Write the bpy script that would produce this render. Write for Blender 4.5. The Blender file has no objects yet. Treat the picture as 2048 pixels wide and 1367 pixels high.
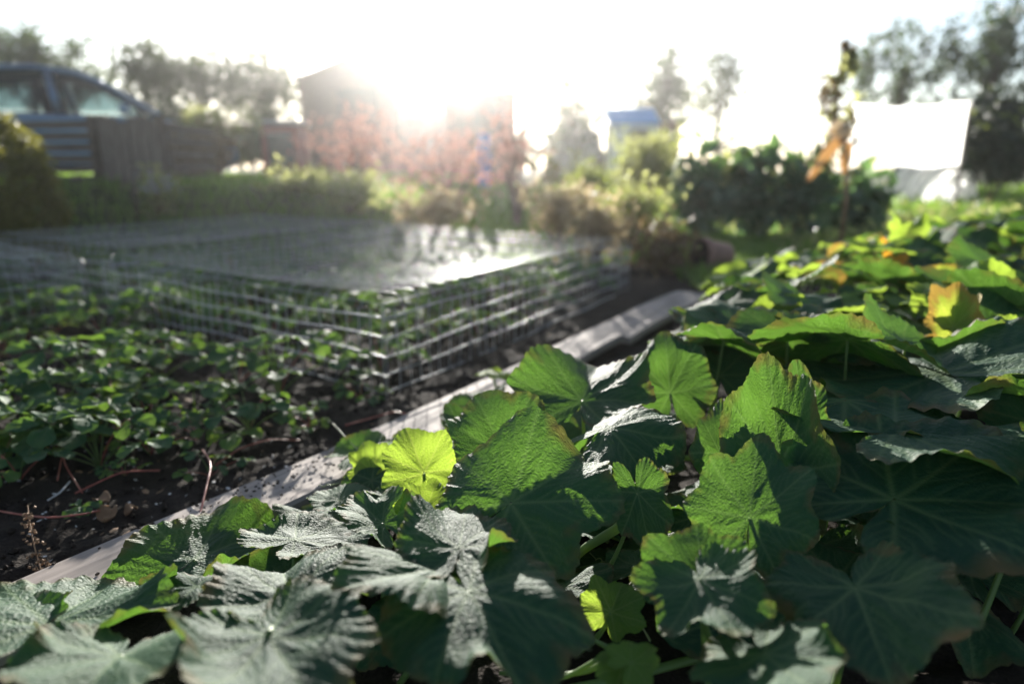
import bpy, math, random
import numpy as np
from mathutils import Matrix, Vector
random.seed(7); RNG = np.random.default_rng(7)
S = bpy.context.scene; C = S.collection
R = math.radians
# ------------------------------------------------------------------ camera
H = 0.60; PITCH = R(14.3); FPX = 1365.3
cam_d = bpy.data.cameras.new("camera"); cam = bpy.data.objects.new("camera", cam_d); C.objects.link(cam)
cam.location = (0, 0, H); cam.rotation_euler = (R(90) - PITCH, 0, 0)
cam_d.lens = 24; cam_d.sensor_width = 36; cam_d.clip_start = 0.02; cam_d.clip_end = 800
cam_d.dof.use_dof = True; cam_d.dof.focus_distance = 0.95; cam_d.dof.aperture_fstop = 1.75
cam_d.dof.aperture_blades = 9
S.camera = cam
# ------------------------------------------------------------------ sky, sun, exposure
SUN_EL, SUN_AZ = R(10.5), R(-6.0)          # azimuth measured from +Y towards +X
w = bpy.data.worlds.new("World"); S.world = w; w.use_nodes = True
nt = w.node_tree; bg = nt.nodes["Background"]
sky = nt.nodes.new("ShaderNodeTexSky"); sky.sky_type = 'NISHITA'; sky.sun_disc = False
sky.sun_elevation = SUN_EL; sky.sun_rotation = SUN_AZ
sky.air_density = 1.0; sky.dust_density = 0.8; sky.ozone_density = 3.0
hs = nt.nodes.new("ShaderNodeHueSaturation"); hs.inputs['Saturation'].default_value = 0.7
nt.links.new(sky.outputs[0], hs.inputs['Color']); nt.links.new(hs.outputs[0], bg.inputs[0])
bg.inputs[1].default_value = 0.075
sl = bpy.data.lights.new("sun", 'SUN'); sl.energy = 5.0; sl.angle = R(0.5); sl.color = (1.0, 0.95, 0.87)
so = bpy.data.objects.new("sun", sl); C.objects.link(so)
so.location = (-2, 20, 8)
sd = Vector((math.sin(SUN_AZ) * math.cos(SUN_EL), math.cos(SUN_AZ) * math.cos(SUN_EL), math.sin(SUN_EL)))
so.rotation_euler = sd.to_track_quat('Z', 'Y').to_euler()
S.view_settings.view_transform = 'Standard'; S.view_settings.look = 'None'
S.view_settings.exposure = 1.7; S.view_settings.gamma = 1
S.render.engine = 'CYCLES'
S.cycles.use_denoising = True
S.cycles.max_bounces = 10; S.cycles.transparent_max_bounces = 24; S.cycles.volume_bounces = 1
S.cycles.caustics_reflective = False; S.cycles.caustics_refractive = False
S.cycles.sample_clamp_indirect = 6

# ------------------------------------------------------------------ maths helpers
def ray(px, py):
    x = (px - 1024) / FPX; u = (683.5 - py) / FPX
    return np.array([x, math.cos(PITCH) + u * math.sin(PITCH), -math.sin(PITCH) + u * math.cos(PITCH)])
EYE = np.array([0, 0, H])
def Pz(px, py, z):
    r = ray(px, py); return EYE + r * ((z - H) / r[2])
def Py(px, py, Y):
    r = ray(px, py); return EYE + r * (Y / r[1])
def sstep(a, b, x):
    t = np.clip((x - a) / (b - a), 0, 1); return t * t * (3 - 2 * t)
def vn(x, y, s=0):
    xi = np.floor(x); yi = np.floor(y); fx = x - xi; fy = y - yi
    def h(a, b):
        v = np.sin(a * 127.1 + b * 311.7 + s * 74.7) * 43758.5453; return v - np.floor(v)
    fx = fx * fx * (3 - 2 * fx); fy = fy * fy * (3 - 2 * fy)
    return (h(xi, yi) * (1 - fx) + h(xi + 1, yi) * fx) * (1 - fy) + (h(xi, yi + 1) * (1 - fx) + h(xi + 1, yi + 1) * fx) * fy
def fbm(x, y, s=0, o=4):
    t = 0; a = .5
    for i in range(o):
        t = t + a * vn(x * 2 ** i, y * 2 ** i, s + i * 3.1); a *= .5
    return t
def T(x, y):                                   # terrain height: the allotment rises a little behind the beds on the left
    return 0.48 * sstep(4.75, 5.75, y) * (1 - .42 * sstep(6.2, 8.5, y)) * (1 - sstep(-1.9, .3, x)) + 0.10 * sstep(5, 14, y)
def nrm(v): return v / max(np.linalg.norm(v), 1e-9)

# ------------------------------------------------------------------ mesh helpers
class MB:
    def __init__(s): s.v = []; s.f = []; s.m = []; s.n = 0
    def add(s, v, f, mi=0):
        v = np.asarray(v, float).reshape(-1, 3); s.v.append(v)
        for q in f: s.f.append(tuple(int(i) + s.n for i in q)); s.m.append(mi)
        s.n += len(v); return s
    def box(s, c, d, rz=0, mi=0, rx=0, ry=0):
        v = np.array([[x, y, z] for x in (-.5, .5) for y in (-.5, .5) for z in (-.5, .5)]) * np.array(d)
        M = np.array((Matrix.Rotation(rz, 3, 'Z') @ Matrix.Rotation(ry, 3, 'Y') @ Matrix.Rotation(rx, 3, 'X')))
        return s.add(v @ M.T + np.array(c), [(0, 1, 3, 2), (4, 6, 7, 5), (0, 4, 5, 1), (2, 3, 7, 6), (0, 2, 6, 4), (1, 5, 7, 3)], mi)
    def tube(s, pts, r, ns=6, mi=0, cap=True):
        p = np.asarray(pts, float); n = len(p); r = np.broadcast_to(np.asarray(r, float), (n,))
        t = np.gradient(p, axis=0); t /= np.maximum(np.linalg.norm(t, axis=1, keepdims=True), 1e-9)
        up = np.array([0, 0, 1.0]) if abs(t[0][2]) < .9 else np.array([1.0, 0, 0])
        vs = []; a = nrm(np.cross(t[0], up)); ang = np.arange(ns) * 2 * math.pi / ns
        for i in range(n):
            a = nrm(a - t[i] * np.dot(a, t[i])); b = np.cross(t[i], a)
            vs.append(p[i] + r[i] * (np.cos(ang)[:, None] * a + np.sin(ang)[:, None] * b))
        f = [(i * ns + j, i * ns + (j + 1) % ns, (i + 1) * ns + (j + 1) % ns, (i + 1) * ns + j) for i in range(n - 1) for j in range(ns)]
        if cap: f += [tuple(range(ns))[::-1], tuple((n - 1) * ns + j for j in range(ns))]
        return s.add(np.concatenate(vs), f, mi)
    def prism(s, prof, y0, y1, mi=0):           # profile in x-z, extruded along y
        n = len(prof); v = [(x, y0, z) for x, z in prof] + [(x, y1, z) for x, z in prof]
        f = [(i, (i + 1) % n, n + (i + 1) % n, n + i) for i in range(n)] + [tuple(range(n))[::-1], tuple(range(n, 2 * n))]
        return s.add(v, f, mi)
    def quads(s, v4, mi=0):                     # (N,4,3)
        n = len(v4); base = np.arange(n)[:, None] * 4 + np.arange(4)
        return s.add(v4.reshape(-1, 3), base.tolist(), mi)
    def mesh(s, name, mats, smooth=False):
        me = bpy.data.meshes.new(name); me.from_pydata(np.concatenate(s.v).tolist(), [], s.f)
        for m in mats if isinstance(mats, (list, tuple)) else [mats]: me.materials.append(m)
        if any(s.m): me.polygons.foreach_set('material_index', s.m)
        if smooth: me.polygons.foreach_set('use_smooth', [True] * len(s.f))
        me.update(); return me
    def obj(s, name, mats, parent=None, smooth=False, off=None):
        if off is not None: s.v = [v - np.asarray(off) for v in s.v]
        o = bpy.data.objects.new(name, s.mesh(name, mats, smooth)); C.objects.link(o)
        if parent is not None: o.parent = parent
        return o
def link(name, me, parent=None, M=None):
    o = bpy.data.objects.new(name, me); C.objects.link(o)
    if parent is not None: o.parent = parent
    if M is not None: o.matrix_basis = M
    return o
def tag(o, label, cat, group=None, kind=None):
    if label: o['label'] = label
    if cat: o['category'] = cat
    if group: o['group'] = group
    if kind: o['kind'] = kind
    return o
def thing(name, label, cat, loc=(0, 0, 0), rz=0, group=None):
    o = bpy.data.objects.new(name, None); C.objects.link(o); o.location = [float(q) for q in loc]; o.rotation_euler = (0, 0, rz)
    o.empty_display_size = .05
    return tag(o, label, cat, group)
def copy_tree(o, parent=None):
    c = o.copy(); C.objects.link(c); c.parent = parent
    for ch in list(o.children): copy_tree(ch, c)
    return c
def bevel(o, wd, seg=2):
    m = o.modifiers.new('bevel', 'BEVEL'); m.width = wd; m.segments = seg; m.limit_method = 'ANGLE'; return o
def curve(p0, p1, sag=0, side=0, n=10, ctrl=None):
    p0 = np.asarray(p0, float); p1 = np.asarray(p1, float); t = np.linspace(0, 1, n)[:, None]
    c = (p0 + p1) / 2 if ctrl is None else np.asarray(ctrl, float)
    d = p1 - p0; c = c + np.array([-d[1], d[0], 0]) * side + np.array([0, 0, sag])
    return (1 - t) ** 2 * p0 + 2 * t * (1 - t) * c + t * t * p1

# ------------------------------------------------------------------ materials
def mat(name):
    m = bpy.data.materials.new(name); m.use_nodes = True; return m, m.node_tree, m.node_tree.nodes, m.node_tree.links
def pset(b, **k):
    for a, v in k.items():
        b.inputs[a.replace('_', ' ')].default_value = v
def plain(name, c1, c2=None, scale=8, rough=.7, metal=0, bump=0, spec=.5, stretch=None, coord='Object', detail=4):
    m, t, N, L = mat(name); b = N['Principled BSDF']
    pset(b, Roughness=rough, Metallic=metal); b.inputs['Specular IOR Level'].default_value = spec
    if c2 is None: c2 = tuple(q * .8 for q in c1)
    tc = N.new('ShaderNodeTexCoord'); mp = N.new('ShaderNodeMapping'); no = N.new('ShaderNodeTexNoise'); cr = N.new('ShaderNodeValToRGB')
    L.new(tc.outputs[coord], mp.inputs[0]); L.new(mp.outputs[0], no.inputs[0]); L.new(no.outputs[0], cr.inputs[0]); L.new(cr.outputs[0], b.inputs['Base Color'])
    if stretch: mp.inputs['Scale'].default_value = stretch
    no.inputs['Scale'].default_value = scale; no.inputs['Detail'].default_value = detail
    cr.color_ramp.elements[0].position = .35; cr.color_ramp.elements[1].position = .65
    cr.color_ramp.elements[0].color = (*c1, 1); cr.color_ramp.elements[1].color = (*c2, 1)
    if bump:
        bp = N.new('ShaderNodeBump'); bp.inputs['Strength'].default_value = bump; bp.inputs['Distance'].default_value = .01
        L.new(no.outputs[0], bp.inputs['Height']); L.new(bp.outputs[0], b.inputs['Normal'])
    return m
def foliage(name, ca, cb, tr, mixf=.35, rough=.5):      # small-leaf foliage, each leaf its own tone
    m, t, N, L = mat(name); b = N['Principled BSDF']; pset(b, Roughness=rough)
    g = N.new('ShaderNodeNewGeometry'); cr = N.new('ShaderNodeValToRGB'); tl = N.new('ShaderNodeBsdfTranslucent'); mx = N.new('ShaderNodeMixShader')
    cr.color_ramp.elements[0].color = (*ca, 1); cr.color_ramp.elements[1].color = (*cb, 1)
    L.new(g.outputs['Random Per Island'], cr.inputs[0]); L.new(cr.outputs[0], b.inputs['Base Color'])
    mc = N.new('ShaderNodeMixRGB'); mc.blend_type = 'MULTIPLY'; mc.inputs[0].default_value = .5; mc.inputs[1].default_value = (*tr, 1)
    cr2 = N.new('ShaderNodeValToRGB'); cr2.color_ramp.elements[0].color = (.5, .5, .5, 1)
    L.new(g.outputs['Random Per Island'], cr2.inputs[0]); L.new(cr2.outputs[0], mc.inputs[2]); L.new(mc.outputs[0], tl.inputs[0])
    mx.inputs[0].default_value = mixf
    L.new(b.outputs[0], mx.inputs[1]); L.new(tl.outputs[0], mx.inputs[2]); L.new(mx.outputs[0], N['Material Output'].inputs[0]); return m
def bigleaf(name, ca, cb, vein, tr, mixf=.38, rough=.66, tert=28, bstr=.30, sheen=.0, edge=None, es=.72):
    m, t, N, L = mat(name); b = N['Principled BSDF']; pset(b, Roughness=rough); b.inputs['Specular IOR Level'].default_value = .2
    b.inputs['Sheen Weight'].default_value = sheen; b.inputs['Sheen Roughness'].default_value = .4
    at = N.new('ShaderNodeAttribute'); at.attribute_name = 'vein'
    uv = N.new('ShaderNodeUVMap'); uv.uv_map = 'UVMap'
    oi = N.new('ShaderNodeObjectInfo')
    no = N.new('ShaderNodeTexNoise'); no.inputs['Scale'].default_value = 5; no.inputs['Detail'].default_value = 5
    L.new(uv.outputs[0], no.inputs[0])
    ad = N.new('ShaderNodeMath'); ad.operation = 'ADD'; L.new(oi.outputs['Random'], ad.inputs[0]); L.new(no.outputs[0], ad.inputs[1])
    sc = N.new('ShaderNodeMath'); sc.operation = 'MULTIPLY_ADD'; sc.inputs[1].default_value = .9; sc.inputs[2].default_value = -.4; sc.use_clamp = True
    L.new(ad.outputs[0], sc.inputs[0])
    c0 = N.new('ShaderNodeMixRGB'); c0.inputs[1].default_value = (*ca, 1); c0.inputs[2].default_value = (*cb, 1); L.new(sc.outputs[0], c0.inputs[0])
    c1 = N.new('ShaderNodeMixRGB'); c1.inputs[2].default_value = (*vein, 1); L.new(c0.outputs[0], c1.inputs[1])
    vm = N.new('ShaderNodeMath'); vm.operation = 'MULTIPLY'; vm.inputs[1].default_value = .55; L.new(at.outputs['Fac'], vm.inputs[0]); L.new(vm.outputs[0], c1.inputs[0])
    last = c1
    t0 = N.new('ShaderNodeMixRGB'); t0.inputs[1].default_value = (*tr, 1); t0.inputs[2].default_value = (min(1, tr[0] * 1.5), min(1, tr[1] * 1.25), tr[2] * 2.2, 1); L.new(vm.outputs[0], t0.inputs[0])
    tlast = t0
    if edge:
        ae = N.new('ShaderNodeAttribute'); ae.attribute_name = 'rim'
        n2 = N.new('ShaderNodeTexNoise'); n2.inputs['Scale'].default_value = 3.5; L.new(uv.outputs[0], n2.inputs[0])
        mm = N.new('ShaderNodeMath'); mm.operation = 'ADD'; L.new(ae.outputs['Fac'], mm.inputs[0]); L.new(n2.outputs[0], mm.inputs[1])
        rp = N.new('ShaderNodeValToRGB'); rp.color_ramp.elements[0].position = .75; rp.color_ramp.elements[1].position = 1.0
        hv = N.new('ShaderNodeMath'); hv.operation = 'MULTIPLY'; hv.inputs[1].default_value = es; L.new(mm.outputs[0], hv.inputs[0]); L.new(hv.outputs[0], rp.inputs[0])
        e1 = N.new('ShaderNodeMixRGB'); e1.inputs[2].default_value = (*edge, 1); L.new(c1.outputs[0], e1.inputs[1]); L.new(rp.outputs[0], e1.inputs[0]); last = e1
        e2 = N.new('ShaderNodeMixRGB'); e2.inputs[2].default_value = (edge[0] * 1.4, edge[1] * 1.1, edge[2], 1); L.new(t0.outputs[0], e2.inputs[1]); L.new(rp.outputs[0], e2.inputs[0]); tlast = e2
    L.new(last.outputs[0], b.inputs['Base Color'])
    # puckered skin between the veins
    vo = N.new('ShaderNodeTexVoronoi'); vo.feature = 'DISTANCE_TO_EDGE'; vo.inputs['Scale'].default_value = tert
    n3 = N.new('ShaderNodeTexNoise'); n3.inputs['Scale'].default_value = 12; L.new(uv.outputs[0], n3.inputs[0])
    mp = N.new('ShaderNodeMixRGB'); mp.inputs[0].default_value = .06; L.new(uv.outputs[0], mp.inputs[1]); L.new(n3.outputs['Color'], mp.inputs[2]); L.new(mp.outputs[0], vo.inputs['Vector'])
    cl = N.new('ShaderNodeMath'); cl.operation = 'MINIMUM'; cl.inputs[1].default_value = .45; L.new(vo.outputs['Distance'], cl.inputs[0])
    bp = N.new('ShaderNodeBump'); bp.inputs['Strength'].default_value = bstr; bp.inputs['Distance'].default_value = .012
    L.new(cl.outputs[0], bp.inputs['Height'])
    n4 = N.new('ShaderNodeTexNoise'); n4.inputs['Scale'].default_value = 22; n4.inputs['Detail'].default_value = 4; L.new(uv.outputs[0], n4.inputs[0])
    bp2 = N.new('ShaderNodeBump'); bp2.inputs['Strength'].default_value = .14; bp2.inputs['Distance'].default_value = .01
    L.new(n4.outputs[0], bp2.inputs['Height']); L.new(bp.outputs[0], bp2.inputs['Normal']); L.new(bp2.outputs[0], b.inputs['Normal'])
    tl = N.new('ShaderNodeBsdfTranslucent'); L.new(tlast.outputs[0], tl.inputs[0]); L.new(bp2.outputs[0], tl.inputs['Normal'])
    mx = N.new('ShaderNodeMixShader'); mx.inputs[0].default_value = mixf
    L.new(b.outputs[0], mx.inputs[1]); L.new(tl.outputs[0], mx.inputs[2]); L.new(mx.outputs[0], N['Material Output'].inputs[0]); return m
def translucent(name, col, tcol, mixf=.6, rough=.6):
    m, t, N, L = mat(name); b = N['Principled BSDF']; pset(b, Roughness=rough); b.inputs['Base Color'].default_value = (*col, 1)
    tc = N.new('ShaderNodeTexCoord'); no = N.new('ShaderNodeTexNoise'); no.inputs['Scale'].default_value = 6; L.new(tc.outputs['Object'], no.inputs[0])
    bp = N.new('ShaderNodeBump'); bp.inputs['Strength'].default_value = .3; L.new(no.outputs[0], bp.inputs['Height']); L.new(bp.outputs[0], b.inputs['Normal'])
    tl = N.new('ShaderNodeBsdfTranslucent'); tl.inputs[0].default_value = (*tcol, 1); mx = N.new('ShaderNodeMixShader'); mx.inputs[0].default_value = mixf
    L.new(b.outputs[0], mx.inputs[1]); L.new(tl.outputs[0], mx.inputs[2]); L.new(mx.outputs[0], N['Material Output'].inputs[0]); return m

M = {}
M['leaf'] = bigleaf('squash leaf', (.010, .046, .026), (.024, .078, .034), (.13, .20, .08), (.15, .32, .035), mixf=.30, edge=(.17, .11, .04), es=.55)
M['leaf_young'] = bigleaf('young squash leaf', (.06, .14, .03), (.10, .19, .04), (.20, .28, .10), (.42, .60, .06), mixf=.45)
M['leaf_yellow'] = bigleaf('yellowing squash leaf', (.07, .14, .03), (.14, .19, .04), (.24, .28, .10), (.48, .58, .06), mixf=.45, edge=(.30, .24, .05))
M['straw'] = bigleaf('strawberry leaf', (.022, .065, .030), (.05, .12, .045), (.09, .16, .06), (.20, .36, .04), mixf=.3, tert=14, bstr=.12)
M['straw_lime'] = bigleaf('young strawberry leaf', (.05, .12, .03), (.09, .17, .04), (.14, .22, .08), (.36, .54, .06), mixf=.4, tert=14, bstr=.12)
M['stalk'] = translucent('green stalk', (.12, .20, .06), (.35, .48, .10), .3, .45)
M['stalk_pale'] = translucent('pale stalk', (.28, .33, .16), (.5, .55, .2), .3, .45)
M['red_stalk'] = plain('red runner', (.30, .06, .04), (.38, .12, .08), 30, .45)
M['dry'] = plain('dry plant', (.16, .085, .04), (.28, .17, .09), 40, .8)
M['petal'] = translucent('squash petal', (.75, .33, .02), (.85, .42, .03), .5)
M['bud'] = translucent('flower bud', (.55, .36, .06), (.6, .4, .08), .4)
M['wire'] = plain('galvanised wire', (.36, .37, .38), (.48, .49, .50), 60, .42, metal=.55)
M['clip'] = plain('steel clip', (.5, .5, .52), (.6, .6, .62), 60, .22, metal=1)

# ------------------------------------------------------------------ ground
def soil_mat():
    m, t, N, L = mat('soil'); b = N['Principled BSDF']; pset(b, Roughness=.95); b.inputs['Specular IOR Level'].default_value = .15
    tc = N.new('ShaderNodeTexCoord')
    n1 = N.new('ShaderNodeTexNoise'); n1.inputs['Scale'].default_value = 3; n1.inputs['Detail'].default_value = 8
    n2 = N.new('ShaderNodeTexNoise'); n2.inputs['Scale'].default_value = 160; n2.inputs['Detail'].default_value = 4
    cr = N.new('ShaderNodeValToRGB'); e = cr.color_ramp.elements
    e[0].position = .32; e[0].color = (.012, .009, .007, 1); e[1].position = .72; e[1].color = (.040, .029, .021, 1)
    ad = N.new('ShaderNodeMixRGB'); ad.inputs[0].default_value = .5
    L.new(tc.outputs['Object'], n1.inputs[0]); L.new(tc.outputs['Object'], n2.inputs[0]); L.new(n1.outputs[0], ad.inputs[1]); L.new(n2.outputs[0], ad.inputs[2])
    L.new(ad.outputs[0], cr.inputs[0]); L.new(cr.outputs[0], b.inputs['Base Color'])
    bp = N.new('ShaderNodeBump'); bp.inputs['Strength'].default_value = .8; bp.inputs['Distance'].default_value = .006; L.new(n2.outputs[0], bp.inputs['Height']); L.new(bp.outputs[0], b.inputs['Normal'])
    return m
M['soil'] = soil_mat()
M['ground'] = plain('rough grass ground', (.030, .050, .018), (.060, .075, .028), 1.3, .95, spec=.1, detail=8)
def grid(name, xs, ys, zf, m, kind='structure'):
    X, Y = np.meshgrid(xs, ys); Z = zf(X, Y); nx, ny = len(xs), len(ys)
    i = (np.arange(ny - 1)[:, None] * nx + np.arange(nx - 1)).ravel()
    b = MB(); b.add(np.stack([X, Y, Z], -1).reshape(-1, 3), np.stack([i, i + 1, i + nx + 1, i + nx], 1))
    o = b.obj(name, m, smooth=True); o['kind'] = kind; return o
def spaced(lim, n):
    t = np.linspace(-1, 1, n); return np.sign(t) * (np.abs(t) ** 2.6) * lim
grid('ground', spaced(180, 121), spaced(180, 121) + 4, lambda x, y: T(x, y) - .045 + .05 * (fbm(x * .4, y * .4, 3) - .5) * sstep(4, 9, np.hypot(x, y)), M['ground'])
def soilz(x, y):
    d = .055 * (fbm(x * 2.2, y * 2.2, 1) - .45) + .045 * (fbm(x * 13, y * 13, 5) - .48) + .022 * (fbm(x * 42, y * 42, 9, 3) - .45)
    return d * .8 - .1 * sstep(4.3, 4.75, y)
grid('soil', np.linspace(-4.2, 3.6, 500), np.concatenate([np.linspace(.25, 2.0, 170), np.linspace(2.01, 4.8, 130)]), soilz, M['soil'])
def G(x, y): return float(soilz(np.array(x), np.array(y))) if y < 4.5 else float(T(np.array(x), np.array(y)))

# crumbs, white flecks and dead bits on the soil
PL = np.array([-.65, .92]); PD = nrm(np.array([.535, .845])); PN = np.array([PD[1], -PD[0]])       # board line (left edge), along, to the right
def sidep(x, y): return (x - PL[0]) * PN[0] + (y - PL[1]) * PN[1]
def scatter(n, x0, x1, y0, y1, ok=lambda x, y: True):
    out = []
    while len(out) < n:
        x = random.uniform(x0, x1); y = random.uniform(y0, y1)
        if ok(x, y): out.append((x, y))
    return out
def crumbs(n, rmin, rmax, name, m, flat=1, ok=None, yr=(.6, 2.6), xr=(-1.8, .5), lift=.3):
    b = MB(); ico = np.array([[0, 0, 1], [.9, 0, .3], [.28, .85, .3], [-.72, .53, .35], [-.72, -.53, .3], [.28, -.85, .35], [0, 0, -1]])
    fc = [(0, 1, 2), (0, 2, 3), (0, 3, 4), (0, 4, 5), (0, 5, 1), (6, 2, 1), (6, 3, 2), (6, 4, 3), (6, 5, 4), (6, 1, 5)]
    for x, y in scatter(n, *xr, *yr, ok or (lambda x, y: sidep(x, y) < -.0)):
        r = random.uniform(rmin, rmax) * random.uniform(.6, 1); sc = np.array([random.uniform(.6, 1.4), random.uniform(.6, 1.4), random.uniform(.5, 1) * flat]) * r
        a = random.uniform(0, 6.3); v = ico * sc * (1 + .3 * (RNG.random((7, 1)) - .5)); c, s = math.cos(a), math.sin(a)
        v = np.stack([v[:, 0] * c - v[:, 1] * s, v[:, 0] * s + v[:, 1] * c, v[:, 2]], 1)
        if flat < .3: v = v + np.outer(v[:, 0], [0, 0, random.uniform(-.6, .6)])
        b.add(v + np.array([x, y, G(x, y) + r * lift * flat]), fc)
    o = b.obj(name, m); o['kind'] = 'stuff'; return o
crumbs(3800, .003, .011, 'soil_clods', M['soil'])
M['fleck'] = plain('pale fleck', (.45, .43, .40), (.6, .58, .55), 40, .6)
crumbs(230, .002, .006, 'pale_flecks', M['fleck'], .2, lift=2.2, yr=(.75, 1.5), xr=(-1.2, -.2))
crumbs(260, .004, .012, 'dead_leaf_bits', M['dry'], .22, lift=1.6, yr=(.7, 2.6))

# ------------------------------------------------------------------ boards along the bed
def board_mat():
    m, t, N, L = mat('weathered board'); b = N['Principled BSDF']; pset(b, Roughness=.8); b.inputs['Specular IOR Level'].default_value = .25
    tc = N.new('ShaderNodeTexCoord'); mp = N.new('ShaderNodeMapping'); mp.inputs['Scale'].default_value = (26, 1.6, 26)
    n1 = N.new('ShaderNodeTexNoise'); n1.inputs['Scale'].default_value = 3; n1.inputs['Detail'].default_value = 7
    L.new(tc.outputs['Object'], mp.inputs[0]); L.new(mp.outputs[0], n1.inputs[0])
    cr = N.new('ShaderNodeValToRGB'); e = cr.color_ramp.elements; e[0].position = .3; e[0].color = (.20, .165, .142, 1); e[1].position = .7; e[1].color = (.35, .30, .265, 1)
    L.new(n1.outputs[0], cr.inputs[0])
    n2 = N.new('ShaderNodeTexNoise'); n2.inputs['Scale'].default_value = 7; n2.inputs['Detail'].default_value = 8; n2.inputs['Roughness'].default_value = .7; L.new(tc.outputs['Object'], n2.inputs[0])
    r2 = N.new('ShaderNodeValToRGB'); r2.color_ramp.elements[0].position = .64; r2.color_ramp.elements[1].position = .76
    L.new(n2.outputs[0], r2.inputs[0])
    mx = N.new('ShaderNodeMixRGB'); mx.inputs[2].default_value = (.05, .036, .028, 1); L.new(r2.outputs[0], mx.inputs[0]); L.new(cr.outputs[0], mx.inputs[1]); L.new(mx.outputs[0], b.inputs['Base Color'])
    bp = N.new('ShaderNodeBump'); bp.inputs['Strength'].default_value = .35; bp.inputs['Distance'].default_value = .004; L.new(n1.outputs[0], bp.inputs['Height']); L.new(bp.outputs[0], b.inputs['Normal'])
    return m
M['board'] = board_mat()
def board(label, s0, s1, wdt, z, off, tilt, thick=.03):
    a = PL + PD * s0 + PN * off; L_ = s1 - s0; n = 50; ys = np.linspace(0, L_, n); b = MB(); v = []
    for i, y in enumerate(ys):
        wl = .004 * math.sin(y * 7) + .003 * (random.random() - .5); wr = .004 * math.sin(y * 9 + 2); zz = .006 * math.sin(y * 3.1)
        r = .006
        for x, h in ((wl, r), (wl, thick - r), (wl + r, thick), (wdt * .33, thick + .001), (wdt * .66, thick - .0012), (wdt - r + wr, thick), (wdt + wr, thick - r), (wdt + wr, r)):
            v.append((x, y, h + zz + tilt * x))
    f = [(i * 8 + j, i * 8 + (j + 1) % 8, (i + 1) * 8 + (j + 1) % 8, (i + 1) * 8 + j) for i in range(n - 1) for j in range(8)] + [tuple(range(8)), tuple((n - 1) * 8 + j for j in range(8))[::-1]]
    b.add(v, f); o = b.obj('board', M['board']); o.location = (a[0], a[1], z); o.rotation_euler = (0, 0, math.atan2(-PD[0], PD[1]))
    return tag(o, label, 'board', 'boards edging the squash bed')
board('long weathered grey board edging the bed, in front, half under squash leaves', -.75, 1.70, .152, .005, 0, .05)
board('short far grey board beyond the long one, lying in the sun', 1.70, 2.66, .17, .012, .0, -.02)
bc = MB()
for _ in range(170):
    s_ = random.gauss(.28, .12); o_ = abs(random.gauss(.05, .035)) % .13; p = PL + PD * s_ + PN * o_; r = random.uniform(.0006, .003)
    bc.box((p[0], p[1], .041 + .05 * o_), (r * 2, r * 1.4, r), random.uniform(0, 3))
o = bc.obj('soil_crumbs_on_board', M['soil']); o['kind'] = 'stuff'

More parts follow.
